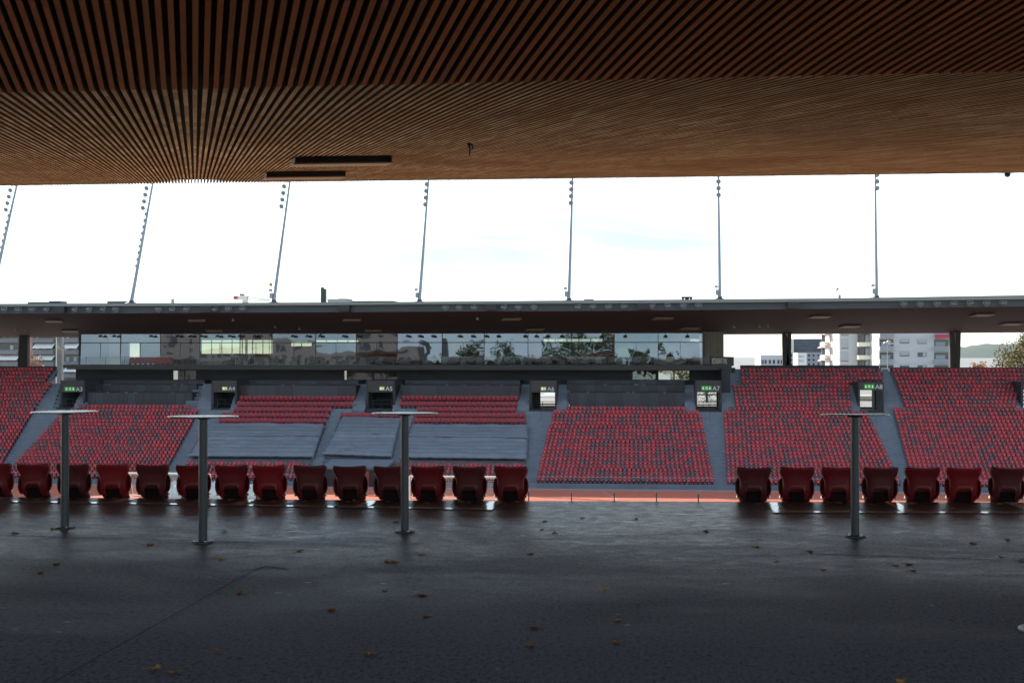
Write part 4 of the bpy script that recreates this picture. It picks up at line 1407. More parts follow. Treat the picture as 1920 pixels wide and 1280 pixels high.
# small fittings on the soffit
for px, py in ((437, 596), (895, 593), (1440, 607.5), (1424, 607.5), (1376, 608), (28, 615), (48, 615), (516, 609), (561, 612)):
    c = far_soffit(px, py)
    e = empty("soffit_spotlight", c, "tiny spotlight fixed under the far roof soffit", "spotlight", "spotlights under the far roof")
    MB().lathe(c + Vector((0, 0, -.4)), [(.14, 0), (.17, .08), (.10, .26)], 12).build("head", M_LENS if px in (1440, 437, 895, 28, 48) else M_LAMP, e)
    MB().tube(c + Vector((0, 0, -.16)), c + Vector((0, 0, .06)), .03, .03, 6).build("stem", M_LAMP, e)
dk = random.Random(3)
for px in range(165, 1310, 24):
    if dk.random() < .5: continue
    Y = 168.2
    c = at_y(px + dk.uniform(-4, 4), 629.5, Y)
    e = empty("terrace_lamp", c, "small black lamp hanging above the restaurant glass front", "lamp", "black lamps above the glass front")
    MB().hexa([(c.x - .26, Y - .1, c.z - .16), (c.x + .26, Y - .1, c.z - .16), (c.x + .26, Y + .2, c.z - .16), (c.x - .26, Y + .2, c.z - .16),
               (c.x - .2, Y - .05, c.z + .1), (c.x + .2, Y - .05, c.z + .1), (c.x + .2, Y + .15, c.z + .1), (c.x - .2, Y + .15, c.z + .1)]).build("shade", M_BLACK, e)
    MB().tube((c.x, Y + .05, c.z + .1), (c.x, Y + .05, c.z + .75), .02, .02, 6).build("stem", M_BLACK, e)

# floodlights on the fascia
def flood(px, py, k):
    Y = YLIP
    c = at_y(px, py, Y - .15)
    return c
FL = [(8, 580), (34, 580.5), (60, 580), (87, 580), (140, 580.5), (167, 580), (193, 579.8), (217, 580), (297, 580), (323, 580), (350, 579.5), (402, 579), (428, 578.7), (455, 578.5),
      (835, 576.5), (861, 576.5), (889, 576), (945, 576), (972, 576), (1001, 575.5), (1084, 575.3), (1112, 574.8), (1141, 574.8), (1170, 574.5), (1223, 573.5), (1252, 573.2), (1281, 573), (1310, 572.7),
      (1694, 569.8), (1725, 569.8), (1757, 569.5), (1788, 569), (1819, 568.3), (1850, 568.5), (1881, 567.8)]
fl0 = None
for k, (px, py) in enumerate(FL):
    c = flood(px, py, k)
    if fl0 is None:
        fl0 = bpy.data.objects.new("floodlight", None); COL.objects.link(fl0)
        local(MB().lathe((0, -.12, -.14), [(.30, -.05), (.32, 0), (.26, .08), (.15, .15), (.08, .18)], 20, 0, (0, .55, .84))).build("housing", M_LAMP, fl0)
        local(MB().lathe((0, -.12, -.14), [(.28, -.065), (.28, -.045)], 20, 0, (0, .55, .84))).build("lens", M_LENS, fl0)
        br = MB().chain([(-.34, -.10, -.12), (-.34, .02, .2), (.34, .02, .2), (.34, -.10, -.12)], [.025] * 4, 6)
        br.tube((0, .02, .22), (0, .55, .26), .04, .04, 6)
        local(br).build("bracket", M_MAST, fl0)
        o = fl0
    else:
        o = copy_tree(fl0)
    o.location = c
    o.rotation_euler = (R(dk.uniform(-12, 10)), 0, R(dk.uniform(-25, 25)))
    gname = "left" if px < 500 else ("middle" if px < 1400 else "right")
    kk = [q for q, (x, _) in enumerate(FL) if (x < 500) == (px < 500) and (x < 1400) == (px < 1400)].index(k)
    o["label"] = f"grey floodlight under the far roof edge, {(ordn + ['fifteenth'])[kk]} from the left in the {gname} group"
    o["category"] = "floodlight"; o["group"] = "floodlights along the far roof edge"
for k, px in enumerate((112, 388, 645, 920, 1206, 1488)):
    c = flood(px, interp(px, STRY) + 6.5, 0)
    e = empty("loudspeaker", c, f"black loudspeaker box on the far fascia, {ordn[k]} from the left", "loudspeaker", "loudspeakers on the far roof fascia")
    MB().box(c.x - .68, c.x + .68, c.y - .25, c.y + .45, c.z - .34, c.z + .38).build("cabinet", M_HEATD, e)
    MB().box(c.x - .62, c.x + .62, c.y - .27, c.y - .25, c.z - .28, c.z + .32).build("grille", M_BLACK, e)

# ------------------------------------------------------------------ light masts
MASTS = [((31, 349), (-18, 566), 0), ((286, 345), (246, 566), 0), ((543, 342), (513, 565), 1), ((803, 338), (786, 564), 2), ((1073, 335), (1066, 562), 2), ((1346.5, 333), (1349, 559), 3), ((1640.5, 333), (1643, 557), 4)]
ARM = [(-1.0, -.15), (-.75, -.6), (-.1, -1), (.0, -1), (.35, -1)]
for k, (tp_, bs, ai) in enumerate(MASTS):
    B0 = at_y(bs[0], bs[1], 158.5); T0 = at_y(tp_[0], tp_[1], 164.5)
    dv = T0 - B0; T1 = B0 + dv * 1.42
    e = empty("light_mast", B0, f"tall leaning light mast on the far roof, {ordn[k]} from the left", "light mast", "light masts on the far roof")
    MB().tube(B0 - dv.normalized() * .5, T1, .245, .085, 16).build("pole", M_MAST, e)
    MB().lathe(B0 + Vector((0, 0, -.35)), [(.9, 0), (.85, .16), (.36, .34), (.32, .55)], 16).build("base", M_FASD, e)
    ax, ay = ARM[ai]; an = Vector((ax, ay, 0)).normalized()
    zn = {0: 11, 1: 10}.get(ai, 9)
    step = 12.6 / 220.0
    first = 1 - (4 if ai < 3 else (3 if ai == 3 else 2)) * step + .012
    nl = 12
    for q in range(nl):
        t_ = first + q * step
        P = B0 + dv * t_
        C = P + an * (.62 if ai < 2 else .45) + Vector((0, 0, .12))
        lp = MB().lathe(C, [(.10, -.16), (.24, -.06), (.29, .06), (.29, .12)], 14, 0, (an.x * .3, -1, -.45)).build("lamp", M_LAMP, e)
        lm = MB().lathe(C, [(.26, .121), (.20, .135)], 14, 0, (an.x * .3, -1, -.45)).build("lens", M_LENS, lp)
        MB().tube(P - Vector((0, 0, .25)), C, .05, .04, 6).build("arm", M_MAST, lp)
    kn = MB()
    if ai == 0:
        for q in range(9):
            P = B0 + dv * (.30 + q * .055) + an * .24
            kn.lathe(P, [(.06, -.22), (.14, 0), (.06, .22)], 8, 0, tuple(dv.normalized()))
    else:
        kn.box(B0.x - .45, B0.x - .1, B0.y - .2, B0.y + .2, B0.z + .4, B0.z + 1.0)
        kn.box(B0.x - .55, B0.x - .2, B0.y - .2, B0.y + .2, B0.z + 1.25, B0.z + 1.5)
    kn.build("cable_box", M_MAST, e)

# ------------------------------------------------------------------ small things on the far roof
def rbox(name, label, cat, px0, px1, py0, py1, Y, dp, m, group=None):
    a, b = at_y(px0, py1, Y), at_y(px1, py0, Y)
    e = empty(name, ((a.x + b.x) / 2, Y, a.z), label, cat, group)
    MB().box(a.x, b.x, Y, Y + dp, ZTOP - .1, b.z).build("body", m, e)
    MB().box(a.x - .05, b.x + .05, Y - .05, Y + dp + .05, b.z, b.z + .06).build("lid", M_FASD, e)
    return e
M_RTOP = mat("roof_unit_pale", (.42, .41, .38), .6)
rbox("roof_hatch", "low flat roof hatch on the far roof, leftmost", "roof hatch", 52, 92, 567, 569, 163, 2, M_FASD)
rbox("roof_hatch", "raised vent hatch on the far roof above the left floodlights", "roof hatch", 92, 113, 565, 569, 163, 2, M_FASD)
rbox("roof_hatch", "thin dark roof hatch left of the second mast", "roof hatch", 201, 237, 565.5, 568, 163, 2, M_FASD)
rbox("vent_pipe", "short pale vent pipe on the far roof", "vent", 321, 325, 562, 568, 163, .4, M_RTOP)
rbox("roof_unit", "low pale plant room on the far roof beside the dark flue", "roof unit", 614, 634, 562, 567, 163, 3, M_RTOP)
rbox("roof_unit", "pale unit with dark cap on the far roof beside the dark flue", "roof unit", 634, 651, 560.7, 567, 162.5, 3, M_RTOP)
rbox("roof_hatch", "long low hatch right of the pale roof units", "roof hatch", 660, 737, 564.6, 566.5, 163, 3, M_FASD)
rbox("roof_hatch", "low domed hatch right of the fifth mast", "roof hatch", 1095, 1112, 561.3, 563, 163, 2, M_RTOP)
a = at_y(602.3, 567, 163); b = at_y(608.5, 539, 163)
e = empty("chimney_flue", a, "tall dark twin flue standing on the far roof", "chimney")
for kx, (pa, pt) in enumerate(((603.8, 538.5), (608.2, 541.5))):
    q = at_y(pa, pt, 163)
    MB().box(q.x - .17, q.x + .17, 163, 163.5, ZTOP - .1, q.z).build("flue", M_FASD, e)
for k, px in enumerate((1280.5, 1286.3, 1290, 1295.5)):
    q = at_y(px, 556.2, 163); 
    e = empty("vent_pipe", (q.x, 163, ZTOP), f"dark vent pipe on the far roof, {ordn[k]} from the left of four", "vent", "four dark vents on the far roof")
    MB().lathe((q.x, 163, 0), [(.13, ZTOP - .1), (.13, q.z - .2), (.2, q.z - .2), (.2, q.z)], 12).build("pipe", M_BLACK, e)
q = at_y(1633, 534, 163)
e = empty("antenna", (q.x, 163, ZTOP), "thin antenna rod on the far roof left of the seventh mast", "antenna")
MB().tube((q.x, 163, ZTOP - .2), (q.x, 163, q.z), .05, .02, 8).build("rod", M_CORT, e)
MB().lathe((q.x, 163, ZTOP - .1), [(.15, 0), (.12, .25)], 10).build("foot", M_FASD, e)
# frame with a bird
a, b = at_y(1566.5, 546, 163), at_y(1574.5, 546, 163)
e = empty("roof_frame", (a.x, 163, ZTOP), "thin metal frame standing on the far roof under a bird", "frame")
MB().chain([(a.x, 163, ZTOP - .1), (a.x, 163, a.z), (b.x, 163, a.z), (b.x, 163, ZTOP - .1)], [.03] * 4, 6).build("frame", M_MAST, e)
MB().box(b.x - .16, b.x + .12, 162.9, 163.2, ZTOP, a.z - .45).build("control_box", M_LAMP, e)
bx = at_y(1570.5, 543.5, 163)
bm = MB()
bm.lathe((bx.x - .22, 163, a.z + .12), [(.01, 0), (.05, .06), (.10, .18), (.10, .28), (.06, .38), (.055, .43), (.06, .47), (.03, .52), (.008, .57)], 12, 0, (.8, 0, .55))
bm.chain([(bx.x - .2, 163, a.z + .13), (bx.x - .42, 163, a.z + .02)], [.045, .015], 6)
bm.tube((bx.x + .0, 162.97, a.z + .02), (bx.x + .02, 162.97, a.z + .2), .01, .012, 5)
bm.tube((bx.x + .0, 163.03, a.z + .02), (bx.x + .02, 163.03, a.z + .2), .01, .012, 5)
tag(bm.build("bird", M_BLACK), "dark bird perched on the thin frame on the far roof", "bird")

# crane far behind the roof
YC = 420.0
def cp(px, py): return at_y(px, py, YC)
e = empty("tower_crane", (cp(458, 566).x, YC, ZF), "white and red tower crane rising behind the far roof", "crane")
def cbox(x0, x1, y0, y1, name, m, dp=1.6):
    a, b = cp(x0, y1), cp(x1, y0)
    return MB().box(a.x, b.x, YC, YC + dp, a.z, b.z).build(name, m, e)
cbox(437.5, 444, 554.5, 561, "counterweight", mat("crane_red", (.45, .07, .05), .5))
cbox(446.5, 463, 554.5, 561.5, "ballast_panel", mat("crane_white", (.72, .72, .70), .5))
cbox(449, 456, 550.5, 554, "cab_roof", mat("crane_red", (.45, .07, .05), .5))
cbox(454, 463, 562, 568, "cabin", mat("crane_cream", (.62, .58, .50), .5))
MB().box(cp(459.5, 566).x, cp(462, 566).x, YC + .2, YC + 1.6, ZF, cp(459, 566).z).build("tower", M_RTOP, e)
tr_ = MB()
p0, p1 = cp(463, 560.5), cp(504, 563.5)
for up in (0, .75):
    tr_.tube(p0 + Vector((0, 0, up)), p1 + Vector((0, 0, up * .4)), .12, .1, 6)
for k in range(12):
    u0, u1 = k / 12, (k + 1) / 12
    tr_.tube(p0.lerp(p1, u0) + Vector((0, 0, .75 * (1 - .6 * u0) * (k % 2))), p0.lerp(p1, u1) + Vector((0, 0, .75 * (1 - .6 * u1) * ((k + 1) % 2))), .07, .07, 5)
tr_.build("counter_jib", mat("crane_blue_grey", (.20, .25, .32), .5), e)
# second crane with a long lattice jib
e = empty("tower_crane", (cp(507, 566).x, YC, ZF), "thin yellow tower crane whose lattice jib runs right behind the third mast", "crane")
tm = MB(); xx = cp(507.5, 560)
for sx in (-.45, .45):
    tm.tube((xx.x + sx, YC, ZF), (xx.x + sx * .8, YC, cp(507.5, 535).z), .10, .09, 5)
z = cp(507, 566).z; k = 0
while z < cp(507, 536).z:
    tm.tube((xx.x - .45, YC, z), (xx.x + .45, YC, z + .9), .06, .06, 5) if k % 2 else tm.tube((xx.x + .45, YC, z), (xx.x - .45, YC, z + .9), .06, .06, 5)
    z += .9; k += 1
tm.lathe((xx.x, YC, cp(507, 533).z), [(.55, -.5), (.62, .1), (.2, .6)], 8)
tm.build("mast", mat("crane_yellow", (.33, .24, .06), .5), e)
jb = MB(); p0, p1 = cp(520, 556.5), cp(602, 561)
jb.tube(p0, p1, .06, .05, 5); jb.tube(p0 + Vector((0, 0, .9)), p1 + Vector((0, 0, .2)), .05, .04, 5)
for k in range(24):
    u0, u1 = k / 24, (k + 1) / 24
    jb.tube(p0.lerp(p1, u0) + Vector((0, 0, .9 * (k % 2) * (1 - .7 * u0))), p0.lerp(p1, u1) + Vector((0, 0, .9 * ((k + 1) % 2) * (1 - .7 * u1))), .035, .035, 4)
jb.tube(cp(507, 556), p0, .06, .06, 5)
jb.build("jib", M_MAST, e)
MB().chain([cp(508, 532), cp(555, 543), cp(600, 554), cp(622, 559.5)], [.05] * 4, 5).build("stay_cable", M_MAST, e)

# =================================================================== ON THE TRACK
def goal(px0, px1, label):
    YG_ = 123.6
    zt = at_y((px0 + px1) / 2, 887.5 if px0 < 500 else 893.5, YG_).z
    x0, x1 = at_y(px0, 900, YG_).x, at_y(px1, 900, YG_).x
    e = empty("football_goal", ((x0 + x1) / 2, YG_, ZT), label, "goal", "football goals parked on the far track")
    f = MB()
    f.tube((x0, YG_, zt), (x1, YG_, zt), .10, .10, 10)
    f.tube((x0, YG_, ZT), (x0, YG_, zt), .08, .08, 10); f.tube((x1, YG_, ZT), (x1, YG_, zt), .08, .08, 10)
    for x in (x0, x1):
        f.tube((x, YG_, zt), (x, YG_ + 1.0, zt - .1), .04, .04, 8); f.tube((x, YG_ + 1.0, zt - .1), (x, YG_ + 1.9, ZT + .05), .04, .04, 8)
    f.tube((x0, YG_ + 1.9, ZT + .05), (x1, YG_ + 1.9, ZT + .05), .05, .05, 8)
    f.build("frame", M_WHITE, e)
    n = MB(); x = x0
    while x < x1:
        n.chain([(x, YG_ + .02, zt), (x, YG_ + 1.0, zt - .1), (x, YG_ + 1.9, ZT + .05)], [.012] * 3, 4); x += .16
    for k in range(13):
        u_ = k / 12
        z = lerp(zt - .1, ZT + .05, u_); y = lerp(YG_ + 1.0, YG_ + 1.9, u_)
        n.tube((x0, y, z), (x1, y, z), .012, .012, 4)
    n.build("net", mat("goal_net", (.62, .60, .55), .7), e)
goal(236, 388, "white football goal with net on the far track, behind the left seats")
goal(768, 930, "white football goal with net on the far track, left of the gap in the seats")
def covered(px0, px1, py0, label, seed):
    Y = 122.8
    x0, x1 = at_y(px0, 920, Y).x, at_y(px1, 920, Y).x
    zt = at_y(px0, py0, Y).z
    e = empty("covered_equipment", ((x0 + x1) / 2, Y, ZT), label, "covered equipment", "covered equipment on the far track")
    rows = []
    for j in range(19):
        a = math.pi * j / 18
        rows.append([(lerp(x0, x1, k / 30), Y - .8 * math.cos(a) * (1 + .15 * mnoise.noise(Vector((k * .5, j * .3, seed)))), ZT + max(0.0, math.sin(a) * (zt - ZT) * (1 + .35 * mnoise.noise(Vector((k * .45 + seed, j * .35, 1)))))) for k in range(31)])
    MB().shell(rows, .02).build("sheet", mat("silver_sheet", (.60, .60, .58), .3, metal=.3, var=.15, scale=1.5), e)
    MB().box(x0 + .2, x1 - .2, Y - .5, Y + .5, ZT, ZT + (zt - ZT) * .55).build("load", M_BLACK, e)
covered(316, 345, 905, "crumpled silver sheet over equipment in front of the left goal", 1)
covered(392, 432, 906, "grey-white sheeted mats on the far track right of the left goal", 2)
covered(444, 484, 908, "low sheeted bundle on the far track behind the seventh seat", 3)

# =================================================================== THE TOWN BEHIND
M_WGLASS = mat("dark_window_glass", (.035, .042, .05), .12, spec=.7)
M_BLIND = mat("grey_roller_blind", (.36, .38, .40), .6)
def town(name, px0, px1, pytop, Y, depth, material, label):
    a, b = at_y(px0, pytop, Y), at_y(px1, pytop, Y)
    e = empty(name, ((a.x + b.x) / 2, Y, ZF), label, "building", "buildings behind the far stand")
    MB().box(a.x, b.x, Y, Y + depth, ZF, b.z).build("wall", material, e)
    return e
def bx(e, name, px0, px1, py0, py1, Y, dp, m):
    a, b = at_y(px0, py1, Y), at_y(px1, py0, Y)
    return MB().box(a.x, b.x, Y - dp, Y + .0, a.z, b.z).build(name, m, e)
# apartment block at the left
M_APT = mat("beige_render", (.24, .20, .18), .8, var=.08, scale=.3)
M_APT2 = mat("grey_parapet", (.20, .20, .21), .8, var=.1, scale=.3)
YA = 295.0
e = town("apartment_block", -40, 200, 606, YA, 14, M_APT, "beige apartment block with balconies and pale awnings behind the left of the stand")
bx(e, "pink_pier", 51.5, 63, 606, 700, YA, .5, mat("pink_render", (.50, .27, .23), .8))
for j in range(4):
    y = 621 + 22 * j
    for (a, b) in ((-40, 38), (64, 104), (121, 150)):
        w = bx(e, "balcony_opening", a, b, y + 3, y + 13, YA, .25, M_WGLASS)
        for q in range(int((b - a) / 14)):
            if dk.random() < .6: bx(w, "curtain", a + 3 + q * 14, a + 9 + q * 14, y + 4, y + 12.5, YA - .26, .05, M_BLIND)
        bx(e, "balcony", a, b, y + 13, y + 21, YA, 1.3, M_APT2)
        if (j + a) % 2 == 0 or b == 104:
            p, q = at_y(a + 2, y + 1, YA - .3), at_y(b - 1, y + 1, YA - .3)
            r = at_y(a, y + 9, YA - 1.8)
            MB().hexa([(p.x, YA - .3, p.z - .1), (q.x, YA - .3, p.z - .1), (q.x, YA - 1.9, r.z - .1), (p.x, YA - 1.9, r.z - .1),
                       (p.x, YA - .3, p.z), (q.x, YA - .3, p.z), (q.x, YA - 1.9, r.z), (p.x, YA - 1.9, r.z)]).build("awning", M_WHITE, e)
# white pillar with a cluster of lamps in front of it
Y = 176.0
a, b = at_y(105.5, 700, Y), at_y(118.5, 628, Y)
e = empty("lamp_pillar", ((a.x + b.x) / 2, Y, ZF), "thick pale pillar carrying a cluster of floodlights beside the apartment block", "pillar")
MB().tube(((a.x + b.x) / 2, Y, ZF), ((a.x + b.x) / 2, Y, b.z + 1), (b.x - a.x) / 2, (b.x - a.x) / 2, 20).build("pillar", mat("pale_pillar_paint", (.45, .48, .52), .5, var=.06), e)
for px, py in ((109, 652), (114, 654), (118.5, 651), (121.5, 654.5)):
    c = at_y(px, py, Y - .8)
    MB().lathe(c, [(.08, -.18), (.20, -.05), (.22, .06)], 12, 0, (.1, -1, -.4)).tube(c, c + Vector((0, .6, .05)), .03, .03, 6).build("floodlight", M_WHITE, e)
# low white block, glass office, small blocks
M_WH = mat("white_render", (.48, .49, .51), .8, var=.05, scale=.2)
YW = 420.0
e = town("office_block", 1426, 1470, 665.5, YW, 20, M_WH, "low white office block left of the dark column pair")
for a in (1428, 1433.5, 1441.5, 1449, 1457.5, 1464):
    bx(e, "window", a, a + 4, 674.5, 682, YW, .15, M_WGLASS)
e = town("white_house", 1420.5, 1424, 675, 430, 8, M_WH, "narrow white house front far left of the low white office")
bx(e, "window", 1421, 1423.5, 676, 680, 430, .1, M_WGLASS)
M_BLUEG = mat("blue_curtain_glass", (.07, .13, .22), .25, spec=.6, var=.25, scale=.25)
YO = 470.0
e = town("glass_office", 1488.5, 1541, 635.3, YO, 30, M_BLUEG, "tall blue glass office block right of the dark columns")
for k in range(6):
    bx(e, "floor_band", 1488.5, 1541, 642.8 + k * 6.1, 643.7 + k * 6.1, YO, .3, M_WGLASS)
for k in range(27):
    bx(e, "mullion", 1489.2 + k * 1.92, 1489.6 + k * 1.92, 635.5, 690, YO, .22, M_STEEL)
e = town("stair_tower", 1481.5, 1488.3, 635.3, YO - 3, 20, mat("cream_cladding", (.66, .62, .54), .8), "cream stair tower on the side of the blue glass office")
for k in range(6): bx(e, "joint", 1481.5, 1488.3, 641 + k * 6.5, 641.5 + k * 6.5, YO - 3, .1, M_BLIND)
M_GREYR = mat("grey_render", (.28, .29, .31), .8, var=.06, scale=.2)
e = town("grey_house", 1479, 1542, 660.5, 400, 14, M_GREYR, "grey house with small windows below the blue glass office")
for a in (1483, 1515, 1523.5, 1532.5):
    for y in (664, 672.5, 680.5): bx(e, "window", a, a + 3.6, y, y + 4, 400, .15, M_WGLASS)
e = town("white_house", 1495, 1512.5, 661.5, 360, 10, mat("white_render_painted_sun", (.74, .73, .70), .8, var=.03), "small bright white house in front of the blue glass office")  # paler than the other white render, sunlight put into its colour
for a in (1498.5, 1501, 1505):
    for y in (666, 674): bx(e, "window", a, a + 1.6, y, y + 4, 360, .12, M_BLIND)
# staggered apartment tower
M_TWR = mat("white_panel_concrete", (.50, .50, .50), .8, var=.05, scale=.15)
e = town("apartment_tower", 1648, 1783, 590, 290, 12, M_TWR, "white apartment tower with stepped front, balconies and red awnings")
def vol(px0, px1, Y, dp, name="wing"):
    a, b = at_y(px0, 590, Y), at_y(px1, 590, Y)
    return MB().box(a.x, b.x, Y, Y + dp, ZF, b.z).build(name, M_TWR, e)
vol(1573.5, 1640, 303, 13); vol(1556.5, 1590, 317, 14)
for k in range(4):
    y = 608 + 24.2 * k
    # front with windows, recessed loggias
    for (a, b) in ((1649.5, 1675), (1751.5, 1778)):
        lg = bx(e, "loggia", a, b, y + 4, y + 17, 290, .12, M_WGLASS)
        bx(lg, "rear_wall", a + 3, b - 6, y + 9, y + 16.5, 289.87, .05, M_GREYR)
        bx(e, "balcony", a - 1, b + 1, y + 17, y + 24.5, 290, .9, mat("pale_blue_balcony", (.38, .41, .46), .7))
        bx(e, "balcony_panel", a, b, y + 18.2, y + 23, 289.09, .05, M_GREYR)
    if k != 5:
        w = bx(e, "window", 1687.5, 1704.5, y + 3, y + 11, 290, .12, M_WGLASS); bx(w, "blind", 1688, 1704, y + 3, y + (9.5 if k != 3 else 5), 289.87, .05, M_BLIND)
        w = bx(e, "window", 1720.5, 1737, y + 4, y + 12, 290, .12, M_WGLASS)
        if k == 1: bx(w, "blind", 1720.5, 1737, y + 4, y + 11, 289.87, .05, M_BLIND)
        else: bx(w, "curtain", 1730, 1736, y + 4.5, y + 11.5, 289.87, .05, M_BLIND)
    bx(e, "panel_joint", 1676, 1750, y + 0.8, y + 1.1, 290, .02, M_BLIND)
    # grey wing with closed shutters
    w = bx(e, "window", 1577, 1591, y + 2, y + 20, 303, .08, M_BLIND)
    bx(w, "gap", 1577, 1591, y + 20.2, y + 21.2, 302.9, .03, M_WGLASS)
    bx(e, "panel_joint", 1592.5, 1612, y + 6.5, y + 6.9, 303, .02, M_BLIND)
    # balconies turned to the left
    for (a, b, Y, dp) in ((1605, 1629.5, 302.9, 3.0), (1537.5, 1554.5, 326, 8.0)):
        bb = bx(e, "balcony", a, b, y + 9.5, y + 17.5, Y, dp, mat("cream_balcony", (.66, .62, .52), .8))
        bx(e, "balcony_window", a + 3, b - 1, y - 5, y + 9, Y + .2, .3, M_WGLASS)
        bx(bb, "side_screen", b - 7, b - 1, y - 5, y + 9.4, Y - .3, dp * .2, mat("balcony_screen", (.45, .50, .50), .5))
    if k < 4:
        p = at_y(1537, y - 4, 316); q = at_y(1549, y - 10, 316)
        MB().hexa([(p.x, 314, p.z), (q.x, 314, q.z), (q.x, 320, q.z), (p.x, 320, p.z), (p.x, 314, p.z + .15), (q.x, 314, q.z + .15), (q.x, 320, q.z + .15), (p.x, 320, p.z + .15)]).build("awning", mat("red_white_awning", (.56, .30, .27), .7), e)
p, q = at_y(1752, 627, 289), at_y(1777, 634, 289)
MB().box(p.x, q.x, 288.2, 288.4, q.z, p.z).build("awning", mat("red_awning", (.48, .04, .08), .7), e)

# lamp post and pole behind the stand
Y = 180.0
p = at_y(1664.3, 700, Y); t_ = at_y(1664.3, 644, Y)
e = empty("lamp_post", (p.x, Y, ZF), "pale lamp post with four round heads in front of the apartment tower", "lamp post")
MB().tube((p.x, Y, ZF), (p.x, Y, t_.z), .075, .05, 10).build("pole", M_RTOP, e)
for px, py in ((1660, 643.5), (1666.5, 641), (1668, 646), (1671, 645)):
    c = at_y(px, py, Y - .1)
    MB().lathe(c, [(.25, 0), (.28, .06), (.14, .2)], 14).tube((p.x, Y, t_.z - .1), c, .03, .03, 5).build("lamp_head", M_WHITE, e)
p = at_y(1877.5, 690, 185); t_ = at_y(1877.5, 618, 185)
e = empty("flagpole", (p.x, 185, ZF), "thin bare pole in front of the autumn tree at the right", "pole")
MB().tube((p.x, 185, ZF), (p.x, 185, t_.z + 1), .05, .035, 8).build("pole", M_MAST, e)
MB().lathe((p.x, 185, ZF), [(.2, 0), (.18, .15), (.07, .3)], 10).build("foot", M_STEEL, e)

# ---- trees
def tree(name, label, x, y, zb, h, rx, rz, leafm, seed, n=2600, leaf=.30, barkc=(.07, .05, .04), group="trees round the stadium", low=.25):
    rd = random.Random(seed)
    e = empty(name, (x, y, zb), label, "tree", group)
    tr = MB()
    top = Vector((x + rd.uniform(-.3, .3), y, zb + h * .62))
    tr.tube((x, y, zb), top, h * .024, h * .010, 9)
    cl = []
    cz = zb + h - rz
    for k in range(13):
        a = rd.uniform(0, 6.28); v = rd.uniform(-.75, .95); rr = math.sqrt(max(0, 1 - v * v)) * rd.uniform(.45, .85)
        c = Vector((x + rx * rr * math.cos(a), y + rx * rr * math.sin(a), cz + rz * v * .78))
        cl.append((c, rd.uniform(.30, .48)))
        s0 = Vector((x, y, zb)).lerp(top, rd.uniform(.45, .95))
        md = s0.lerp(c, .5) + Vector((0, 0, .12 * h * rd.random()))
        tr.chain([s0, md, c], [h * .009, h * .006, h * .002], 6)
    cl.append((Vector((x, y, cz)), .5))
    tr.build("trunk", mat("bark_%02d" % (int(barkc[0] * 100)), barkc, .9, var=.3, scale=3), e)
    mb = MB()
    for k in range(n):
        c, r = rd.choice(cl)
        d_ = Vector((rd.gauss(0, 1), rd.gauss(0, 1), rd.gauss(0, 1))).normalized() * (rd.random() ** .45)
        p = c + Vector((d_.x * rx * r, d_.y * rx * r, d_.z * rz * r))
        a1 = Vector((rd.gauss(0, 1), rd.gauss(0, 1), rd.gauss(0, .7))).normalized(); a2 = a1.orthogonal().normalized()
        s_ = leaf * rd.uniform(.6, 1.4)
        mb.add([p - a1 * s_, p + a2 * s_ * .5, p + a1 * s_, p - a2 * s_ * .5], [(0, 1, 2, 3)])
    mb.build("crown", leafm, e)
    return e
L_OLIVE = leaf_mat("olive_leaves", (.095, .085, .022), (.13, .095, .028), (.18, .13, .04))
L_ORNG = leaf_mat("orange_leaves", (.32, .13, .05), (.24, .09, .04), (.38, .19, .08))
L_YEL = leaf_mat("yellow_leaves", (.36, .27, .06), (.26, .24, .06), (.40, .32, .12))
L_GRN = leaf_mat("green_leaves", (.045, .075, .02), (.07, .085, .025), (.10, .105, .035))
L_FIR = leaf_mat("fir_needles", (.010, .022, .014), (.015, .028, .02), (.02, .032, .016))
q = at_y(1925, 690, 205)
tree("autumn_tree", "large olive and ochre tree at the right edge behind the top row of seats", q.x, 205, ZF, at_y(1915, 616, 205).z - ZF, 5.2, 5.6, L_OLIVE, 3, 6500, .21)
q = at_y(1836, 690, 240)
tree("autumn_tree", "small orange tree in front of the wooded hill", q.x, 240, ZF, at_y(1836, 677, 240).z - ZF, 2.0, 2.2, L_ORNG, 4, 1500, .2)
q = at_y(66, 690, 205)
tree("autumn_tree", "small orange tree in front of the apartment block at the left", q.x, 205, ZF, at_y(66, 659, 205).z - ZF, 1.6, 2.8, L_ORNG, 5, 900, .15)
q = at_y(1258, 700, 190)
tree("autumn_tree", "yellow autumn tree seen through the lower restaurant window", q.x, 190, ZF, 9.5, 4.2, 4.2, L_YEL, 6, 3500, .26)
q = at_y(1321, 750, 182)
# fir seen through exit A7
e = empty("fir_tree", (q.x + .3, 182, ZF), "dark fir tree seen through exit A7", "tree", "trees round the stadium")
MB().tube((q.x + .3, 182, ZF), (q.x + .3, 182, ZF + 8), .16, .04, 8).build("trunk", mat("bark_07", (.07, .05, .04), .9), e)
mb = MB(); rd = random.Random(9)
for k in range(1500):
    t_ = rd.random() ** .8; r = (1 - t_) * 2.3 * rd.random() ** .5; a = rd.uniform(0, 6.28)
    p = Vector((q.x + .3 + r * math.cos(a), 182 + r * math.sin(a), ZF + .3 + t_ * 7.6 - r * .35))
    o = Vector((math.cos(a), math.sin(a), -.35)).normalized() * rd.uniform(.25, .45); s_ = o.cross(Vector((0, 0, 1))).normalized() * .07
    mb.add([p - s_, p + o, p + s_, p - o * .3], [(0, 1, 2, 3)])
mb.build("crown", L_FIR, e)
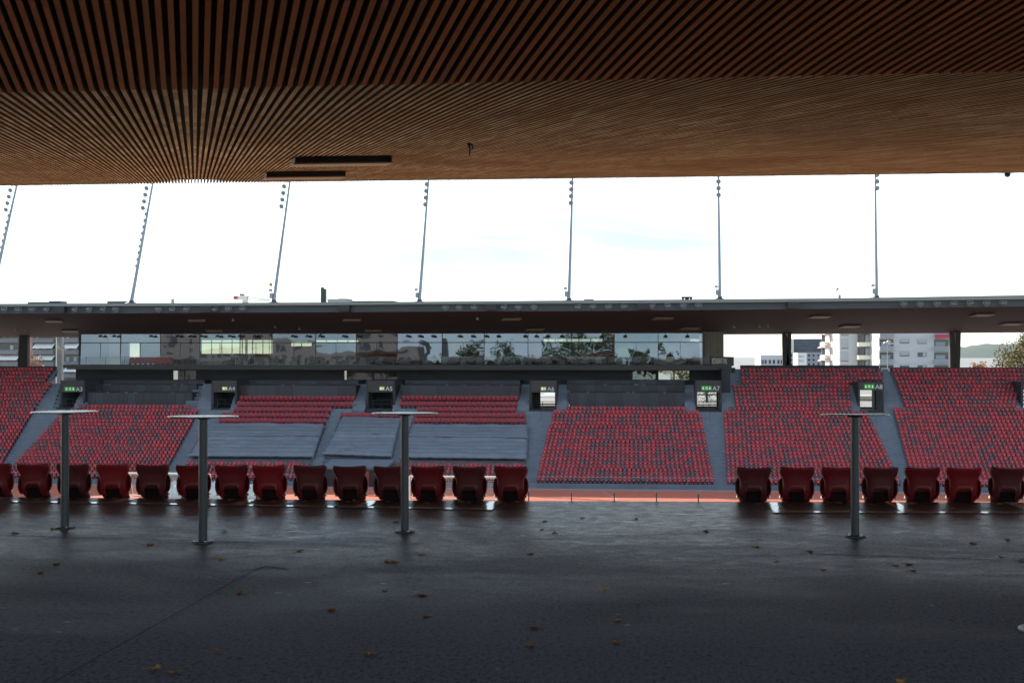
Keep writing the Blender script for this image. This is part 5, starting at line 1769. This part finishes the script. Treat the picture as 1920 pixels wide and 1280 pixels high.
# pale hall roof and railing seen through exit A6, pale yard wall at A7 and A8
a, b = at_y(996, 742, 205), at_y(1050, 742, 205)
e = empty("hall", (a.x, 205, ZF), "pale roofed hall seen through exit A6", "building", "buildings behind the far stand")
MB().box(a.x - 3, b.x + 3, 205, 212, ZF, at_y(1020, 757, 205).z).build("wall", M_WH, e)
zr0, zr1 = at_y(1020, 757, 205).z, at_y(1020, 738, 205).z
MB().hexa([(a.x - 3, 204.5, zr0), (b.x + 3, 204.5, zr0), (b.x + 3, 212, zr0), (a.x - 3, 212, zr0), (a.x + 2, 208, zr1), (b.x + 3, 208, zr1), (b.x + 3, 209, zr1), (a.x + 2, 209, zr1)]).build("roof", mat("pale_metal_roof", (.62, .64, .68), .5), e)
e = empty("yard_railing", (at_y(1020, 760, 171).x, 171, ZF), "dark railing with white panels behind exit A6", "railing")
a, b = at_y(990, 757, 171), at_y(1056, 757, 171)
rm = MB().tube((a.x, 171, a.z), (b.x, 171, a.z), .05, .05, 6); wm = MB(); x = a.x
rm.tube((a.x, 171, ZF + .4), (b.x, 171, ZF + .4), .04, .04, 6)
while x < b.x:
    rm.tube((x, 171, ZF), (x, 171, a.z), .05, .05, 6); wm.box(x + .12, x + .5, 171.05, 171.1, ZF + .1, a.z - .12); x += .62
rm.build("rails", M_BLACK, e); wm.build("panels", M_WHITE, e)
e = empty("yard_railing", (at_y(1330, 760, 171).x, 171, ZF), "thin dark railing behind exit A7", "railing")
a, b = at_y(1296, 752.5, 171), at_y(1362, 752.5, 171)
rm = MB().tube((a.x, 171, a.z), (b.x, 171, a.z), .03, .03, 6); x = a.x
while x < b.x:
    rm.tube((x, 171, ZF), (x, 171, a.z), .02, .02, 6); x += .5
rm.build("rails", M_STEEL, e)
e = empty("white_house", (at_y(1318, 750, 215).x, 215, ZF), "white house wall seen behind the fir through exit A7", "building", "buildings behind the far stand")
a, b = at_y(1290, 742, 215), at_y(1400, 742, 215)
MB().box(a.x, b.x, 215, 222, ZF, a.z).build("wall", M_WH, e)
MB().box(a.x + 3.3, a.x + 4.0, 214.9, 215, ZF + .9, ZF + 1.9).build("window", M_WGLASS, e)
e = empty("yard_shed", (at_y(1622, 750, 190).x, 190, ZF), "pale shed with a dark band seen through exit A8", "shed")
a, b = at_y(1600, 742, 190), at_y(1640, 742, 190)
MB().box(a.x, b.x, 190, 194, ZF, at_y(1620, 742, 190).z).build("wall", mat("cream_shed", (.55, .50, .40), .7), e)
MB().box(a.x, b.x, 189.9, 190, at_y(1620, 752, 190).z, at_y(1620, 750, 190).z).build("band", M_BLACK, e)

# ---- wooded hill far off
h = MB(); rows = []
for j in range(14):
    Y = 5200 + j * 320
    row = []
    for k in range(121):
        px = 1500 + k * 6
        top = interp(px, [(1500, 664), (1700, 660), (1790, 652), (1806, 651), (1822, 648.5), (1845, 646.5), (1862, 646), (1880, 647), (1960, 641), (2200, 636)])
        p = at_y(px, top, 5200 + 9 * 320)
        f_ = math.sin(min(1, j / 9.0) * math.pi / 2)
        X = p.x * Y / 8080
        row.append((X, Y, ZF + (p.z - ZF) * f_ + (10 * mnoise.noise(Vector((X * .005, Y * .004, 0))) + 7.0 * mnoise.noise(Vector((X * .02, Y * .02, 5)))) * f_))
    rows.append(row)
structure(h.grid(rows).build("hills", leaf_mat("far_forest", (.045, .065, .035), (.06, .075, .04), (.035, .05, .03))))

# =================================================================== BEHIND THE CAMERA (mirrored in the glass)
for k, (x, h_, rx, lm) in enumerate(((-52, 19, 7, L_GRN), (-40, 22, 8, L_GRN), (-22, 21.5, 9, L_GRN), (-9, 21, 8, L_OLIVE), (4, 20, 6, L_GRN), (30, 18, 6, L_OLIVE), (46, 17, 6, L_YEL))):
    tree("park_tree", f"broad {'yellow' if lm is L_YEL else 'green'} park tree behind the near stand, {ordn[k]} from the left", x, -62 - 4 * (k % 2), -.25, h_, rx, h_ * .36, lm, 30 + k, 1500, .55, group="park trees mirrored in the restaurant glass")
e = empty("apartment_block", (-95, -75, -.25), "pale apartment block behind the near stand, mirrored in the glass", "building")
MB().box(-150, -66, -90, -75, -.25, 21).build("wall", M_APT, e)
for j in range(6):
    for k in range(14):
        x = -148 + k * 5.8; z = 2.5 + j * 3.1
        MB().box(x, x + 2.6, -75, -74.9, z, z + 1.5).build("window", M_WGLASS, e)

# =================================================================== AIR
hz_ = MB().box(-6500, 6500, -200, 9500, -14.0, 150.0).build("haze", bpy.data.materials.new("thin_haze"))
hm = hz_.data.materials[0]; hm.use_nodes = True; hm.node_tree.nodes.clear()
ho = hm.node_tree.nodes.new("ShaderNodeOutputMaterial"); hv = hm.node_tree.nodes.new("ShaderNodeVolumePrincipled")
hv.inputs["Color"].default_value = (0.82, 0.90, 1.0, 1); hv.inputs["Density"].default_value = 0.000018; hv.inputs["Anisotropy"].default_value = 0.2
hm.node_tree.links.new(hv.outputs[0], ho.inputs["Volume"])
tag(hz_, "pale autumn haze thinning the far hills", "haze", None, "stuff")
